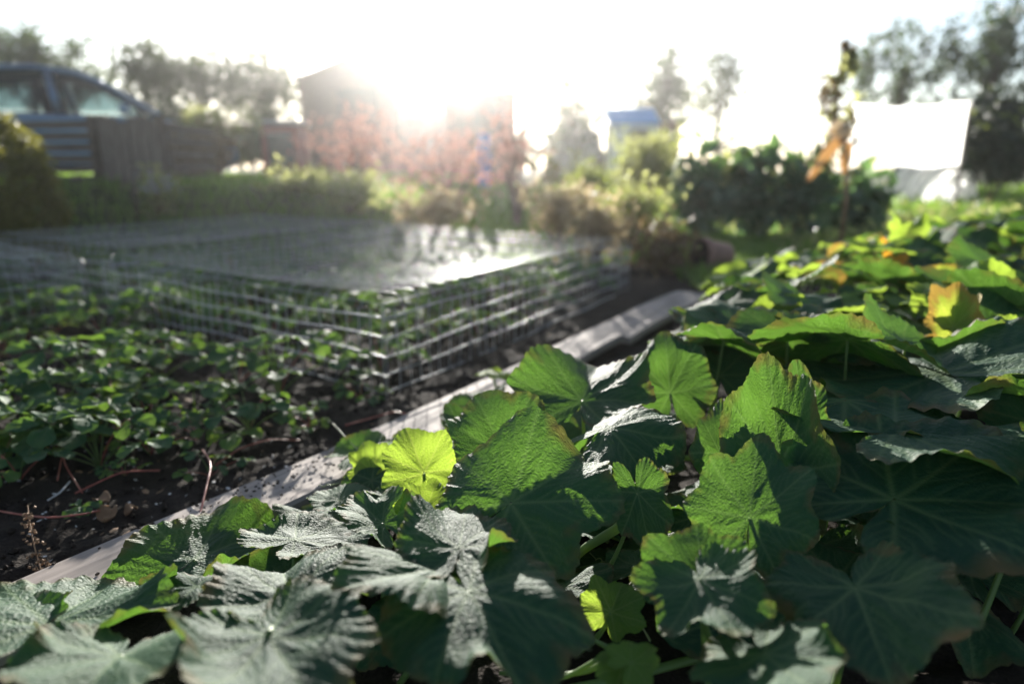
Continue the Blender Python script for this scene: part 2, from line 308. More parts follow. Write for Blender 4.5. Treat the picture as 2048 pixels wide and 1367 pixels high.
# ------------------------------------------------------------------ squash leaves
def interp_r(deg, ctrl):
    a = np.array([c[0] for c in ctrl], float); r = np.array([c[1] for c in ctrl], float)
    x = np.abs(deg); y = np.interp(x, a, r); k = 7; ker = np.hanning(k + 2)[1:-1]; ker /= ker.sum()
    return np.convolve(np.pad(y, k // 2, mode='edge'), ker, 'valid')
def segdist(px, py, segs):
    d = np.full(px.shape, 9.0)
    for x0, y0, x1, y1 in segs:
        dx, dy = x1 - x0, y1 - y0; t = np.clip(((px - x0) * dx + (py - y0) * dy) / (dx * dx + dy * dy + 1e-12), 0, 1)
        d = np.minimum(d, np.hypot(px - x0 - t * dx, py - y0 - t * dy))
    return d
def leaf_mesh(seed, m, NT=216, NR=44, fold=.1, cup=0., droop=.25, ripple=.06, lobe=1.0, quilt=.009, curl=0., side=.12):
    r_ = random.Random(seed)
    main = [0, 46, -46, 94, -94, 142, -142]; main = [a + r_.uniform(-5, 5) for a in main]
    deg = np.linspace(-177, 177, NT)
    for a in main: deg[np.argmin(np.abs(deg - a))] = a
    deg.sort()
    lb = lobe * r_.uniform(.8, 1.2)
    ctrl = [(0, 1.05), (10, .96), (27, .88 - .06 * lb), (45, .93), (58, .86), (73, .80 - .06 * lb), (94, .86), (108, .76), (121, .70 - .04 * lb), (142, .70), (156, .60), (168, .40), (177, .10)]
    Rr = interp_r(deg, ctrl) * (1 + .17 * (fbm(deg * .028 + 50, deg * 0 + seed, seed, 3) - .47) * 2)
    Rr *= 1 + .020 * (np.abs(((deg * .19 + .25 * np.sin(deg * .1)) % 1) - .5) * 2 - .5) * np.clip((177 - np.abs(deg)) / 30, 0, 1) + .018 * (RNG.random(NT) - .5)
    fr = np.linspace(0, 1, NR) ** .85; fr[0] = .012
    th = np.radians(deg); x = np.outer(fr, Rr * np.sin(th)); y = np.outer(fr, Rr * np.cos(th))
    rr = np.outer(fr, np.ones(NT))
    ms = []; ss = []
    for a in main:
        L_ = float(np.interp(a, deg, Rr)) * .97; ca, sa = math.sin(R(a)), math.cos(R(a))
        ms.append((0, 0, ca * L_, sa * L_))
        for k, t in enumerate(np.arange(.2, .93, .125)):
            for sgn in (1, -1):
                t2 = t + (.05 if sgn > 0 else 0); ang = R(a + sgn * r_.uniform(34, 46)); l2 = (.40 if abs(a) < 60 else .34) * (1 - .75 * t) + .05
                x0, y0 = ca * L_ * t2, sa * L_ * t2; xm, ym = x0 + math.sin(ang) * l2 * .55, y0 + math.cos(ang) * l2 * .55; ang -= sgn * .28
                ss += [(x0, y0, xm, ym), (xm, ym, xm + math.sin(ang) * l2 * .5, ym + math.cos(ang) * l2 * .5)]
    dm = segdist(x, y, ms); ds = segdist(x, y, ss)
    rad = np.hypot(x, y); wm = .019 * (1 - .65 * np.clip(rad, 0, 1)) + .002
    vein = np.maximum(np.exp(-(dm / wm) ** 2), .55 * np.exp(-(ds / .009) ** 2))
    dall = np.minimum(dm, ds)
    z = quilt * (1 - np.exp(-(dall / .04) ** 2)) * np.clip(rad * 4, 0, 1) + quilt * .8 * (fbm(x * 9 + seed, y * 9, seed + 4, 3) - .45)
    z -= .022 * np.exp(-(dm / .11) ** 2) * np.clip(rad * 3, 0, 1) * np.clip(1.3 - rad, 0, 1)
    z += fold * (np.sqrt(x * x + .006) - .08) + cup * rad ** 2
    z -= droop * np.clip(y, 0, 2) ** 2 * .8 + side * np.abs(x) ** 2.2
    z += droop * .25 * np.clip(-y, 0, 1) ** 1.5 * r_.choice([-1, 1, -1])
    ph = [r_.uniform(0, 6.3) for _ in range(5)]
    z += ripple * rad ** 2.2 * (1.2 * np.sin(th * 2 + ph[0]) + 1.0 * np.sin(th * 4 + ph[1]) + .35 * np.sin(th * 7 + ph[2]) + .12 * np.sin(th * 15 + ph[3]))
    z += .26 * (fbm(x * 1.5 + seed * 3, y * 1.5 + 7, seed, 2) - .38) * np.clip(rad * 2, 0, 1)
    z += .012 * rr ** 6 * np.sin(th * 41 + ph[4])
    for _ in range(r_.choice([2, 3, 3, 4])):     # stretches of the margin that flip up or roll under
        c_ = r_.uniform(-150, 150); w_ = np.exp(-((np.degrees(th) - c_) / r_.uniform(12, 26)) ** 2) * np.clip((rr - .55) / .45, 0, 1) ** 1.4
        z = z + r_.choice([1, 1, -1]) * r_.uniform(.06, .17) * w_; x = x * (1 - .08 * w_); y = y * (1 - .08 * w_)
    if curl:                                     # one flank rolls over
        e = np.clip((x * math.copysign(1, curl) - .28), 0, 1); z += abs(curl) * e ** 1.6 * 2.0; x = x - np.sign(curl) * e ** 1.5 * abs(curl) * .9
    b = MB(); i = (np.arange(NR - 1)[:, None] * NT + np.arange(NT - 1)).ravel()
    b.add(np.stack([x, y, z], -1).reshape(-1, 3), np.stack([i, i + NT, i + NT + 1, i + 1], 1))
    me = b.mesh('leaf', m, smooth=True)
    at = me.attributes.new('vein', 'FLOAT', 'POINT'); at.data.foreach_set('value', vein.ravel().astype(np.float32))
    at = me.attributes.new('rim', 'FLOAT', 'POINT'); at.data.foreach_set('value', rr.ravel().astype(np.float32))
    uvl = me.uv_layers.new(name='UVMap'); li = np.empty(len(me.loops), np.int32); me.loops.foreach_get('vertex_index', li)
    uvs = np.stack([x.ravel()[li] + seed * 1.37, y.ravel()[li] + seed * .71], -1) if False else np.stack([np.outer(fr, Rr * np.sin(th)).ravel()[li] + seed, np.outer(fr, Rr * np.cos(th)).ravel()[li]], -1)
    uvl.data.foreach_set('uv', uvs.ravel().astype(np.float32)); return me

def frame(base, tip, up, scale=None, wide=1.0):
    Y = nrm(tip - base); Z = nrm(up - Y * np.dot(up, Y)); X = np.cross(Y, Z); L_ = np.linalg.norm(tip - base) if scale is None else scale
    m = Matrix.Identity(4)
    for r in range(3):
        m[r][0] = X[r] * L_ * wide * .9; m[r][1] = Y[r] * L_; m[r][2] = Z[r] * L_; m[r][3] = base[r]
    return m
squash_roots = [  # (x, y, label)
    (-.22, .72, 'squash plant at the bottom left with broad blue green leaves lying over the long board'),
    (.02, .88, 'squash plant in the middle foreground with glossy pale sheened leaves and a thick vine'),
    (.34, .74, 'squash plant at the bottom right with dark shaded leaves and an upright veined leaf'),
    (.17, 1.32, 'squash plant beside the middle of the long board with big crumpled sunlit leaves'),
    (.70, 1.22, 'squash plant at the right edge with wide ridged grey green leaves'),
    (.62, 2.05, 'squash plant beyond the far board end with bright lime backlit leaves'),
    (1.35, 1.95, 'squash plant on the right with a yellowing curled leaf and orange edges'),
    (1.1, 2.95, 'squash plant at the far left end of the bed with low pale leaves'),
    (2.05, 2.75, 'squash plant at the far right carrying an orange flower and raised shoot tips'),
]
plants = []
for x, y, lab in squash_roots:
    plants.append(thing('squash_plant', lab, 'squash plant', (x, y, G(x, y)), 0, 'squash plants filling the bed'))
def own(p): return min(range(len(plants)), key=lambda i: (squash_roots[i][0] - p[0]) ** 2 + (squash_roots[i][1] - p[1]) ** 2)
def put_leaf(me, base, Mw, pi, stalk_to=None, sm=None, r=.0038):
    pl = plants[pi]; o = link('leaf', me, pl, Matrix.Translation(-Vector(pl.location)) @ Mw)
    rt = np.array(squash_roots[pi][:2])
    if stalk_to is None:
        q = base[:2] + nrm(rt - base[:2] + RNG.normal(0, .06, 2)) * random.uniform(.02, .09); stalk_to = np.array([q[0], q[1], min(G(q[0], q[1]) + .01, base[2] - .02)])
    if base[2] - stalk_to[2] > .01:
        c = np.array([base[0] * .75 + stalk_to[0] * .25, base[1] * .75 + stalk_to[1] * .25, base[2] * .45 + stalk_to[2] * .55])
        pts = curve(stalk_to, base + np.array([0, 0, -.001]), n=9, ctrl=c)
        Mi = np.array(Mw.inverted()); pl_ = pts @ Mi[:3, :3].T + Mi[:3, 3]; sc = 1 / Mw.to_scale()[1]
        b = MB(); b.tube(pl_, np.linspace(r * 1.3, r * .75, 9) * sc, 7); b.obj('leaf_stalk', sm or M['stalk'], o, smooth=True)
    return o
def hero(bx, by, zb, tx, ty, k, fn, tc, kind='leaf', wide=1.0, seed=None, roll=0, **kw):
    base = Pz(bx, by, zb); B = base - EYE; s = np.linalg.norm(B); pxl = math.hypot(tx - bx, ty - by)
    L_ = k * pxl * s / FPX; t = nrm(ray(tx, ty)); tb = np.dot(t, B); disc = max(L_ ** 2 - s * s + tb * tb, 0) ** .5
    tip = EYE + t * (tb + (disc if fn == 'f' else -disc)); tip[2] = max(tip[2], .035)
    Y = nrm(tip - base); up = (1 - tc) * np.array([0, 0, 1.0]) + tc * nrm(EYE - base) + .12 * np.array([sd.x, sd.y, 0])
    if roll: up = up + roll * np.cross(Y, nrm(up))
    p = dict(fold=random.uniform(.0, .22), cup=random.uniform(-.1, .12), droop=random.uniform(.12, .36), ripple=random.uniform(.045, .085)); p.update(kw)
    hero.n += 1
    me = leaf_mesh(seed or 100 + hero.n, M[kind], **p)
    Mw = frame(base, tip, up, L_, wide)
    return put_leaf(me, base, Mw, own(base))
hero.n = 0
HEROES = [
    (1021, 1005, .185, 1225, 865, 1.08, 'f', .45, dict(fold=.25, side=.35, droop=.25, wide=.95)),
    (1499, 1034, .20, 1526, 858, 1.05, 'f', .75, dict(lobe=1.3, fold=.05, droop=.12, wide=.85)),
    (1560, 930, .22, 1525, 705, 1.03, 'f', .85, dict(fold=.05, curl=.3, droop=.1, wide=.62)),
    (1788, 998, .22, 1985, 850, 1.2, 'f', .40, dict(fold=.15, side=.3, droop=.2)),
    (1790, 862, .26, 2020, 812, 1.25, 'f', .1, dict(ripple=.08, side=.35)),
    (1690, 800, .26, 1900, 745, 1.3, 'f', .12, dict(ripple=.09, side=.3)),
    (1880, 745, .27, 1625, 665, 1.2, 'f', .3, dict(droop=.4)),
    (577, 1190, .155, 568, 1062, 1.9, 'f', .1, dict(fold=.3, wide=.8)),
    (537, 1268, .20, 640, 1450, 1.35, 'n', .25, dict(fold=.15, cup=.1, wide=.85)),
    (96, 1247, .13, 215, 1120, 1.5, 'f', .2, dict(fold=.35)),
    (393, 1172, .12, 285, 1178, 1.15, 'f', .15, dict(ripple=.08, wide=.7)),
    (388, 1118, .065, 572, 1010, 1.1, 'f', .35, dict(fold=.15, droop=.2, wide=.62)),
    (590, 1078, .11, 700, 1028, 1.3, 'f', .25, dict()),
    (873, 1138, .185, 690, 1108, 1.25, 'n', .25, dict(fold=.2, side=.3, wide=.8)),
    (918, 1093, .19, 925, 990, 1.9, 'f', .15, dict(fold=.2, lobe=1.2, wide=.8)),
    (938, 1182, .19, 1092, 1365, 1.25, 'n', .35, dict(fold=.25, side=.4, wide=.85)),
    (765, 1045, .14, 700, 978, 1.4, 'f', .3, dict(fold=.3, wide=.8)),
    (850, 1025, .14, 872, 950, 1.05, 'f', .8, dict(fold=.3, kind='leaf_young')),
    (1165, 800, .20, 1195, 690, 1.7, 'f', .25, dict(fold=.25, cup=.15)),
    (1215, 858, .22, 1345, 800, 1.3, 'f', .05, dict(ripple=.11, side=.4, fold=-.2)),
    (1005, 905, .17, 955, 762, 1.1, 'f', .55, dict(fold=.25, curl=-.3)),
    (848, 945, .13, 812, 850, 1.1, 'f', .5, dict(fold=.3, kind='leaf_young')),
    (742, 938, .075, 728, 875, 1.0, 'f', .8, dict(fold=.4, kind='leaf_young', lobe=2)),
    (752, 925, .07, 778, 880, 1.0, 'f', .7, dict(fold=.4, kind='leaf_young', lobe=2)),
    (1340, 785, .20, 1322, 660, 1.15, 'f', .5, dict(wide=.8, fold=.3)),
    (1440, 750, .20, 1432, 668, 1.3, 'f', .5, dict()),
    (1400, 1157, .20, 1470, 1290, 1.1, 'n', .75, dict(lobe=1.8, fold=.05, droop=.15)),
    (1405, 1160, .19, 1380, 1030, 1.1, 'f', .75, dict(lobe=1.8, fold=.05, droop=.1)),
    (1710, 1174, .20, 1790, 1350, 1.1, 'n', .6, dict(lobe=1.4)),
    (1530, 1306, .18, 1650, 1400, 1.15, 'n', .55, dict()),
    (1222, 1222, .10, 1255, 1140, 1.0, 'f', .8, dict(fold=.35, lobe=2.4, kind='leaf_young')),
    (1262, 1325, .13, 1310, 1285, 1.1, 'f', .5, dict(lobe=2, kind='leaf_young')),
    (1245, 1330, .12, 1225, 1385, 1.1, 'n', .5, dict(lobe=2, kind='leaf_young')),
    (1275, 985, .19, 1305, 1105, 1.0, 'n', .6, dict(wide=.7)),
    (1078, 1098, .08, 985, 1118, 1.0, 'f', .5, dict()),
    (1535, 655, .25, 1440, 603, 1.4, 'f', .15, dict(kind='leaf')),
    (1565, 668, .22, 1610, 590, 1.1, 'f', .8, dict(kind='leaf_young', wide=1.1)),
    (1690, 645, .24, 1702, 580, 1.1, 'f', .8, dict(kind='leaf_young', wide=.9)),
    (1908, 655, .28, 1918, 560, 1.05, 'f', .6, dict(kind='leaf_yellow', wide=.6, fold=.4)),
    (1955, 610, .30, 2070, 545, 1.2, 'f', .5, dict(kind='leaf_young')),
    (1470, 690, .20, 1560, 655, 1.2, 'f', .7, dict(kind='leaf_young')),
    (1850, 1050, .19, 1965, 1085, 1.1, 'n', .2, dict()),
    (2060, 960, .24, 2090, 860, 1.1, 'f', .5, dict(kind='leaf_young')),
    (240, 1310, .17, 120, 1400, 1.3, 'n', .2, dict(fold=.3)),
    (30, 1255, .12, -60, 1230, 1.2, 'f', .2, dict()),
    (680, 1000, .08, 640, 960, 1.5, 'f', .2, dict()),
    (1605, 850, .25, 1592, 728, 1.02, 'f', .85, dict(wide=.6)),  # leaf added behind the tall upright one to keep sun off it
    (1440, 905, .21, 1442, 790, 1.05, 'f', .7, dict(wide=.6)),  # second added leaf, there to shade the veined leaf in front
    (820, 880, .07, 730, 862, 1.2, 'f', .0, dict(wide=.4)),
    (925, 850, .10, 890, 800, 1.2, 'f', .3, dict(wide=.8)),
    (1085, 770, .14, 1050, 715, 1.2, 'f', .35, dict(wide=.8)),
    (985, 745, .10, 1010, 735, 1.8, 'f', .2, dict(kind='leaf_young')),
]
for h in HEROES: hero(*h[:8], **h[8])
# the rest of the canopy
lib = {k: [leaf_mesh(300 + 17 * i + 5 * j, M[k], NT=144, NR=30, fold=random.uniform(-.1, .3), cup=random.uniform(-.15, .15), droop=random.uniform(.1, .45), ripple=random.uniform(.05, .1), curl=random.choice([0, 0, .25, -.25]))
           for i in range(n)] for j, (k, n) in enumerate((('leaf', 10), ('leaf_young', 4), ('leaf_yellow', 2)))}
def proj(p):
    d = np.asarray(p, float) - EYE; f = d[1] * math.cos(PITCH) - d[2] * math.sin(PITCH); u = d[1] * math.sin(PITCH) + d[2] * math.cos(PITCH)
    return 1024 + FPX * d[0] / f, 683.5 - FPX * u / f
def canopy(x, y):
    s = sidep(x, y); return .06 + .20 * float(sstep(.0, .42, s)) + .05 * float(sstep(1.4, 2.6, y)) * float(sstep(.2, 1.0, s)) + .07 * float(sstep(.5, 1.5, s)) * float(sstep(1.5, 2.6, y))
KX = [900, 1000, 1150, 1290, 1350, 1420, 1500, 1750, 1800, 2048]; KY = [780, 735, 705, 650, 585, 540, 515, 465, 440, 415]   # the bed dips towards its far left end
pts = []
tries = 0
while len(pts) < 250 and tries < 40000:
    tries += 1
    x = random.uniform(-.3, 3.1); y = random.uniform(.75, 3.6); s = sidep(x, y)
    if s < .13 or x > .80 * y + .35: continue
    if y > 1.75 and y < 3.3 and s < .32: continue
    if y > 3.0 + .25 * x: continue
    z = canopy(x, y) + random.gauss(0, .025); px, py = proj((x, y, z))
    low = False
    if py > 690 and px < 2060:
        if random.random() > .3 or (px < 1150 and py > 1050): continue
        low = True; z = random.uniform(.04, .09)
    if any((x - a) ** 2 + (y - b) ** 2 < (.078 + .018 * y) ** 2 for a, b, c in pts): continue
    kind = 'leaf' if (low or random.random() < .80) else ('leaf_young' if random.random() < .72 else 'leaf_yellow')
    me = random.choice(lib[kind]); L_ = random.uniform(.12, .21) * (1 if kind == 'leaf' else .75) * (.7 if low else 1)
    az = random.uniform(0, 6.283); d = np.array([math.cos(az), math.sin(az), random.uniform(-.45, .3)])
    up = np.array([random.gauss(0, .24), random.gauss(.0, .28), 1.0]); base = np.array([x, y, z])
    Mw = frame(base, base + d, up, L_, random.uniform(.85, 1.1)); bad = False
    for lx, ly in ((0, 1), (.8, .2), (-.8, .2), (.6, .7), (-.6, .7), (.5, -.55), (-.5, -.55)):
        q = np.array(Mw @ Vector((lx, ly, .1))); ax, ay = proj(q)
        if ay < float(np.interp(ax, KX, KY)) or sidep(q[0], q[1]) < (.06 if y < 1.7 else .24): bad = True
    if bad: continue
    pts.append((x, y, z)); put_leaf(me, base, Mw, own(base), r=.003)
print('fill leaves', len(pts))
# vines, tendrils, bud, flower, raised shoot tips
def vine(pi, pts, r=.007, m='stalk'):
    pl = plants[pi]; b = MB(); p = np.asarray(pts, float)
    t = np.linspace(0, len(p) - 1, len(p) * 6); q = np.stack([np.interp(t, np.arange(len(p)), p[:, i]) for i in range(3)], 1)
    for _ in range(4): q[1:-1] = (q[:-2] + q[1:-1] * 2 + q[2:]) / 4
    b.tube(q, np.linspace(r, r * .7, len(q)), 8); return b.obj('vine', M[m], pl, smooth=True, off=pl.location)
vine(1, [Pz(1275, 1030, .14), Pz(1215, 1068, .11), Pz(1165, 1098, .08), Pz(1120, 1150, .04), Pz(1060, 1180, .02)], .0075)
vine(1, [Pz(1165, 1098, .08), Pz(1120, 1100, .082), Pz(1078, 1098, .08)], .003)
vine(2, [Pz(1230, 1310, .09), Pz(1180, 1340, .07), Pz(1120, 1350, .05), Pz(1000, 1345, .03)], .0035)
vine(2, [Pz(1225, 1300, .1), Pz(1140, 1350, .06), Pz(1060, 1375, .04)], .003)
vine(0, [Pz(577, 1190, .155), Pz(560, 1230, .17), Pz(537, 1268, .20)], .0045)
for i, (x, y, _) in enumerate(squash_roots):
    for k in range(2):
        a = random.uniform(0, 6.28); q = [(x, y, .02)]
        for s in range(1, 6):
            a += random.gauss(0, .35); q.append((q[-1][0] + .11 * math.cos(a), q[-1][1] + .11 * math.sin(a), .02 + .015 * random.random()))
        if all(sidep(*p[:2]) > .16 for p in q): vine(i, q, .006)
def tendril(pi, p0, p1, turns=5, r=.006, wr=.0007, straight=.35):
    p0 = np.asarray(p0); p1 = np.asarray(p1); n = 90; t = np.linspace(0, 1, n); d = nrm(p1 - p0); a = nrm(np.cross(d, [0.3, .2, .9])); b_ = np.cross(d, a)
    env = np.clip((t - straight) / .2, 0, 1) * r; ph = 2 * math.pi * turns * np.clip(t - straight, 0, 1) / (1 - straight)
    q = p0 + np.outer(t, p1 - p0) + np.outer(env * np.cos(ph), a) + np.outer(env * np.sin(ph), b_); b = MB(); b.tube(q, np.linspace(wr * 1.4, wr * .7, n), 5)
    pl = plants[pi]; return b.obj('tendril', M['stalk_pale'], pl, smooth=True, off=pl.location)
tendril(0, Pz(738, 1138, .12), Pz(705, 1195, .08), 5, .0035, straight=.15)
tendril(3, Pz(752, 935, .06), Pz(664, 846, .07), 1, .001, .0011)
tendril(3, Pz(745, 950, .06), Pz(690, 925, .05), 1, .001, .0011, .8)
tendril(3, Pz(740, 958, .06), Pz(636, 972, .05), 2, .002, .0009, .7)
tendril(1, Pz(1180, 1105, .06), Pz(1215, 1140, .03), 3, .006, .0008, .3)
tendril(2, Pz(1300, 1280, .09), Pz(1250, 1190, .06), 1, .003, .0008, .6)
tendril(2, Pz(1180, 1225, .08), Pz(1130, 1185, .09), 1, .003, .0012, .6)
def bud(pi, p, d, s):
    pl = plants[pi]; d = nrm(np.asarray(d, float)); b = MB(); t = np.linspace(0, 1, 9)
    b.tube(p + np.outer(t, d) * s, np.array([.18, .34, .42, .44, .40, .34, .28, .18, .05]) * s * .75, 10); o = b.obj('flower_bud', M['bud'], pl, smooth=True, off=pl.location)
    c = MB()
    for k in range(6):
        a = k * 1.047; u = nrm(np.cross(d, [.2, .9, .3])); v = np.cross(d, u); q = p + (np.cos(a) * u + np.sin(a) * v) * s * .30
        c.tube(np.array([p, q, q + d * s * .45 + (np.cos(a) * u + np.sin(a) * v) * s * .05]), [s * .07, s * .07, s * .01], 5)
    c.obj('sepals', M['stalk'], o, smooth=True, off=pl.location); return o
pb = Pz(1160, 1262, .10); bud(2, pb, (-.2, .1, .6), .022)
vine(2, [Pz(1225, 1300, .095), Pz(1200, 1285, .095), Pz(1165, 1268, .10)], .003)
def flower(pi, p, s, d=(0, -.3, 1)):
    pl = plants[pi]; b = MB(); d = nrm(np.asarray(d, float)); u = nrm(np.cross(d, [1, .3, 0])); v = np.cross(d, u)
    for k in range(5):
        a = k * 1.2566; e = np.cos(a) * u + np.sin(a) * v; f = np.cross(d, e)
        rows = [(0, .12, .0), (.35, .3, .5), (.7, .36, .8), (1.0, .2, .85), (1.15, .03, .75)]
        vs = []
        for r_, w_, h_ in rows:
            for q in (-1, 0, 1): vs.append(p + s * (e * r_ + f * w_ * q + d * (h_ * .7 - .1 * abs(q))))
        fc = [(i * 3 + j, i * 3 + j + 1, i * 3 + j + 4, i * 3 + j + 3) for i in range(4) for j in range(2)]; b.add(vs, fc)
    o = b.obj('flower', M['petal'], pl, smooth=True, off=pl.location)
    vine(pi, [p, p - d * s * .5, p - np.array([0, 0, .15])], .004); return o
flower(8, Pz(1785, 535, .30), .05, (-.1, -.6, .8)); flower(8, Pz(1770, 492, .32), .035, (.2, -.4, .8)); flower(6, Pz(1745, 552, .26), .03)
for (bx, by, tx, ty, zb) in ((1790, 500, 1690, 478, .34), (1810, 480, 1850, 425, .36), (1790, 470, 1785, 420, .36), (1830, 470, 1890, 450, .33)):
    base = Pz(bx, by, zb); t = nrm(ray(tx, ty)); tip = EYE + t * np.linalg.norm(base - EYE)
    me = lib['leaf_young'][random.randrange(4)]; put_leaf(me, base, frame(base, tip, np.array([0, -.3, 1.0]), None, .7), 8)

# ------------------------------------------------------------------ strawberries
def straw_leaf(seed, m, nl=3):
    r_ = random.Random(seed); b = MB(); uv = []; vein = []; rim = []; NT, NR = 29, 7
    for k in range(nl):
        a0 = [0, 1.35, -1.35, 2.4][k] + r_.uniform(-.15, .15); sc = (1, .92, .92, .8)[k]
        deg = np.linspace(-math.pi, math.pi, NT); t = (1 - np.cos(deg / 1)) / 2
        # outline of one leaflet: obovate, toothed, base at the origin
        u = np.linspace(0, 1, NT); side_ = np.where(u < .5, -1, 1); s = np.where(u < .5, u * 2, 2 - u * 2)
        ox = side_ * .42 * np.sin(np.clip(s, 0, 1) ** 1.15 * math.pi * .5) ** .9 * np.sqrt(np.clip(1.0001 - s ** 6, 0, 1)); oy = .04 + s * .96
        oy = oy * 1.0; tooth = 1 + .05 * ((np.arange(NT) % 2) - .5) * (s > .25)
        ox = ox * tooth; oy = oy * (1 + .03 * ((np.arange(NT) % 2) - .5) * (s > .25))
        fr = np.linspace(0, 1, NR)[:, None]; cx, cy = 0, .5
        x = cx + (ox - cx) * fr; y = cy + (oy - cy) * fr
        z = .30 * np.abs(x) + .02 * np.sin(np.abs(x) * 40 - y * 22) - .22 * y ** 2 + .05 * fr ** 3 * np.sin(u * 19 + seed)
        v = np.maximum(np.exp(-(x / .018) ** 2), .35 * (np.sin(y * 42 - np.abs(x) * 34) > .75)); c, s_ = math.cos(a0), math.sin(a0)
        X = (x * c + y * s_) * sc; Y = (-x * s_ + y * c) * sc
        i = (np.arange(NR - 1)[:, None] * NT + np.arange(NT - 1)).ravel()
        b.add(np.stack([X, Y, z * sc], -1).reshape(-1, 3), np.stack([i, i + 1, i + NT + 1, i + NT], 1)); vein.append(v.ravel()); rim.append((fr + 0 * x).ravel()); uv.append(np.stack([X, Y], -1).reshape(-1, 2))
    me = b.mesh('leaf', m, smooth=True); vein = np.concatenate(vein).astype(np.float32); uv = np.concatenate(uv)
    me.attributes.new('vein', 'FLOAT', 'POINT').data.foreach_set('value', vein); me.attributes.new('rim', 'FLOAT', 'POINT').data.foreach_set('value', np.concatenate(rim).astype(np.float32))
    ul = me.uv_layers.new(name='UVMap'); li = np.empty(len(me.loops), np.int32); me.loops.foreach_get('vertex_index', li); ul.data.foreach_set('uv', (uv[li] + seed).ravel().astype(np.float32)); return me
SL = {k: [straw_leaf(i + 11 * j, M[k]) for i in range(5)] for j, k in enumerate(('straw', 'straw_lime'))}
def straw_plant(label, loc, n=9, hgt=.12, spread=.10, leaf=.05, lime=.2, group=None, red=.3):
    root = thing('strawberry_plant', label, 'strawberry plant', loc, 0, group)
    for i in range(n):
        az = i * 2.4 + random.uniform(-.4, .4); rr = spread * math.sqrt((i + .6) / n) * random.uniform(.8, 1.15); h = hgt * (1.05 - .55 * (rr / spread) ** 2) * random.uniform(.75, 1.15)
        base = np.array([math.cos(az) * rr, math.sin(az) * rr, h]); d = np.array([math.cos(az), math.sin(az), random.uniform(-.35, .25)])
        up = np.array([math.cos(az) * .45, math.sin(az) * .45, 1.0]) + RNG.normal(0, .18, 3); L_ = leaf * random.uniform(.75, 1.15)
        me = random.choice(SL['straw_lime' if random.random() < lime else 'straw']); Mw = frame(base, base + d, up, L_); o = link('leaf', me, root, Mw)
        pts = curve((0, 0, 0), base, n=6, ctrl=(base[0] * .35, base[1] * .35, base[2] * .75)); Mi = np.array(Mw.inverted())
        b = MB(); b.tube(pts @ Mi[:3, :3].T + Mi[:3, 3], .0014 / L_, 5); b.obj('leaf_stalk', M['red_stalk'] if random.random() < red else M['stalk'], o, smooth=True)
    return root
protos = [straw_plant('', (0, 0, 0), 9, .13, .125, .076, .05), straw_plant('', (0, 0, 0), 8, .105, .12, .074, .1), straw_plant('', (0, 0, 0), 10, .14, .135, .074, .05), straw_plant('', (0, 0, 0), 6, .08, .09, .054, .5)]
# wire cage ground plan
CA = np.array([-.34, 1.76]); CD = nrm(np.array([.93, 1.63])); CL = 1.86; BD = nrm(np.array([-1.29, .92])); CW = 1.56
CB = CA + BD * CW
def in_quad(x, y, o, a, la, b, lb):
    d = np.array([x, y]) - o; k = np.linalg.solve(np.stack([a, b], 1), d); return 0.03 < k[0] < la - .03 and .03 < k[1] < lb - .03
C2 = CB - CD * 1.62 + BD * .10; C3 = CB + BD * .12 + CD * .10
zones = [
    ('strawberry plant growing under the middle wire mesh cage', 'strawberries under the middle cage', lambda x, y: in_quad(x, y, CA, CD, CL, BD, CW), 46),
    ('strawberry plant in deep shade under the nearer left wire cage', 'strawberries under the left cage', lambda x, y: in_quad(x, y, C2, CD, 1.55, BD, 1.3) and x > -.85 * y - .3, 20),
    ('strawberry plant under the far low wire cage', 'strawberries under the far cage', lambda x, y: in_quad(x, y, C3, CD, 1.75, BD, 1.3) and x > -.85 * y - .3, 24),
    ('dark strawberry plant in the open dense patch before the mesh cage', 'strawberries in the open patch', lambda x, y: sidep(x, y) < -.48 and np.dot(np.array([x, y]) - CA, np.array([-BD[1], BD[0]])) * 1 > .0 and x > -.8 * y - .15 and y > 1.15 and not in_quad(x, y, C2, CD, 1.55, BD, 1.3), 38),
]
nfront = np.array([BD[1], -BD[0]])
if np.dot(nfront, -CD) < 0: nfront = -nfront
zones[3] = (zones[3][0], zones[3][1], lambda x, y: sidep(x, y) < -.40 and np.dot(np.array([x, y]) - CA, nfront) > .03 and np.dot(np.array([x, y]) - CA, nfront) > .10 and x > -.8 * y - .1 and y > 1.3 and not in_quad(x, y, C2, CD, 1.6, BD, 1.3), 17)
sp_used = []
def place_straw(x, y, lab, group, proto=None, sc=1.0):
    o = copy_tree(proto or random.choice(protos)); o.location = (x, y, G(x, y)); o.rotation_euler = (0, 0, random.uniform(0, 6.28)); s = sc * random.uniform(.85, 1.15); o.scale = (s, s, s)
    tag(o, lab, 'strawberry plant', group); sp_used.append((x, y)); return o
for lab, grp, ok, n in zones:
    k = t = 0
    while k < n and t < 6000:
        t += 1; x = random.uniform(-3.6, 1.0); y = random.uniform(1.0, 4.5)
        if not ok(x, y) or any((x - a) ** 2 + (y - b) ** 2 < .15 ** 2 for a, b in sp_used): continue
        place_straw(x, y, lab, grp); k += 1
    print(grp, k)
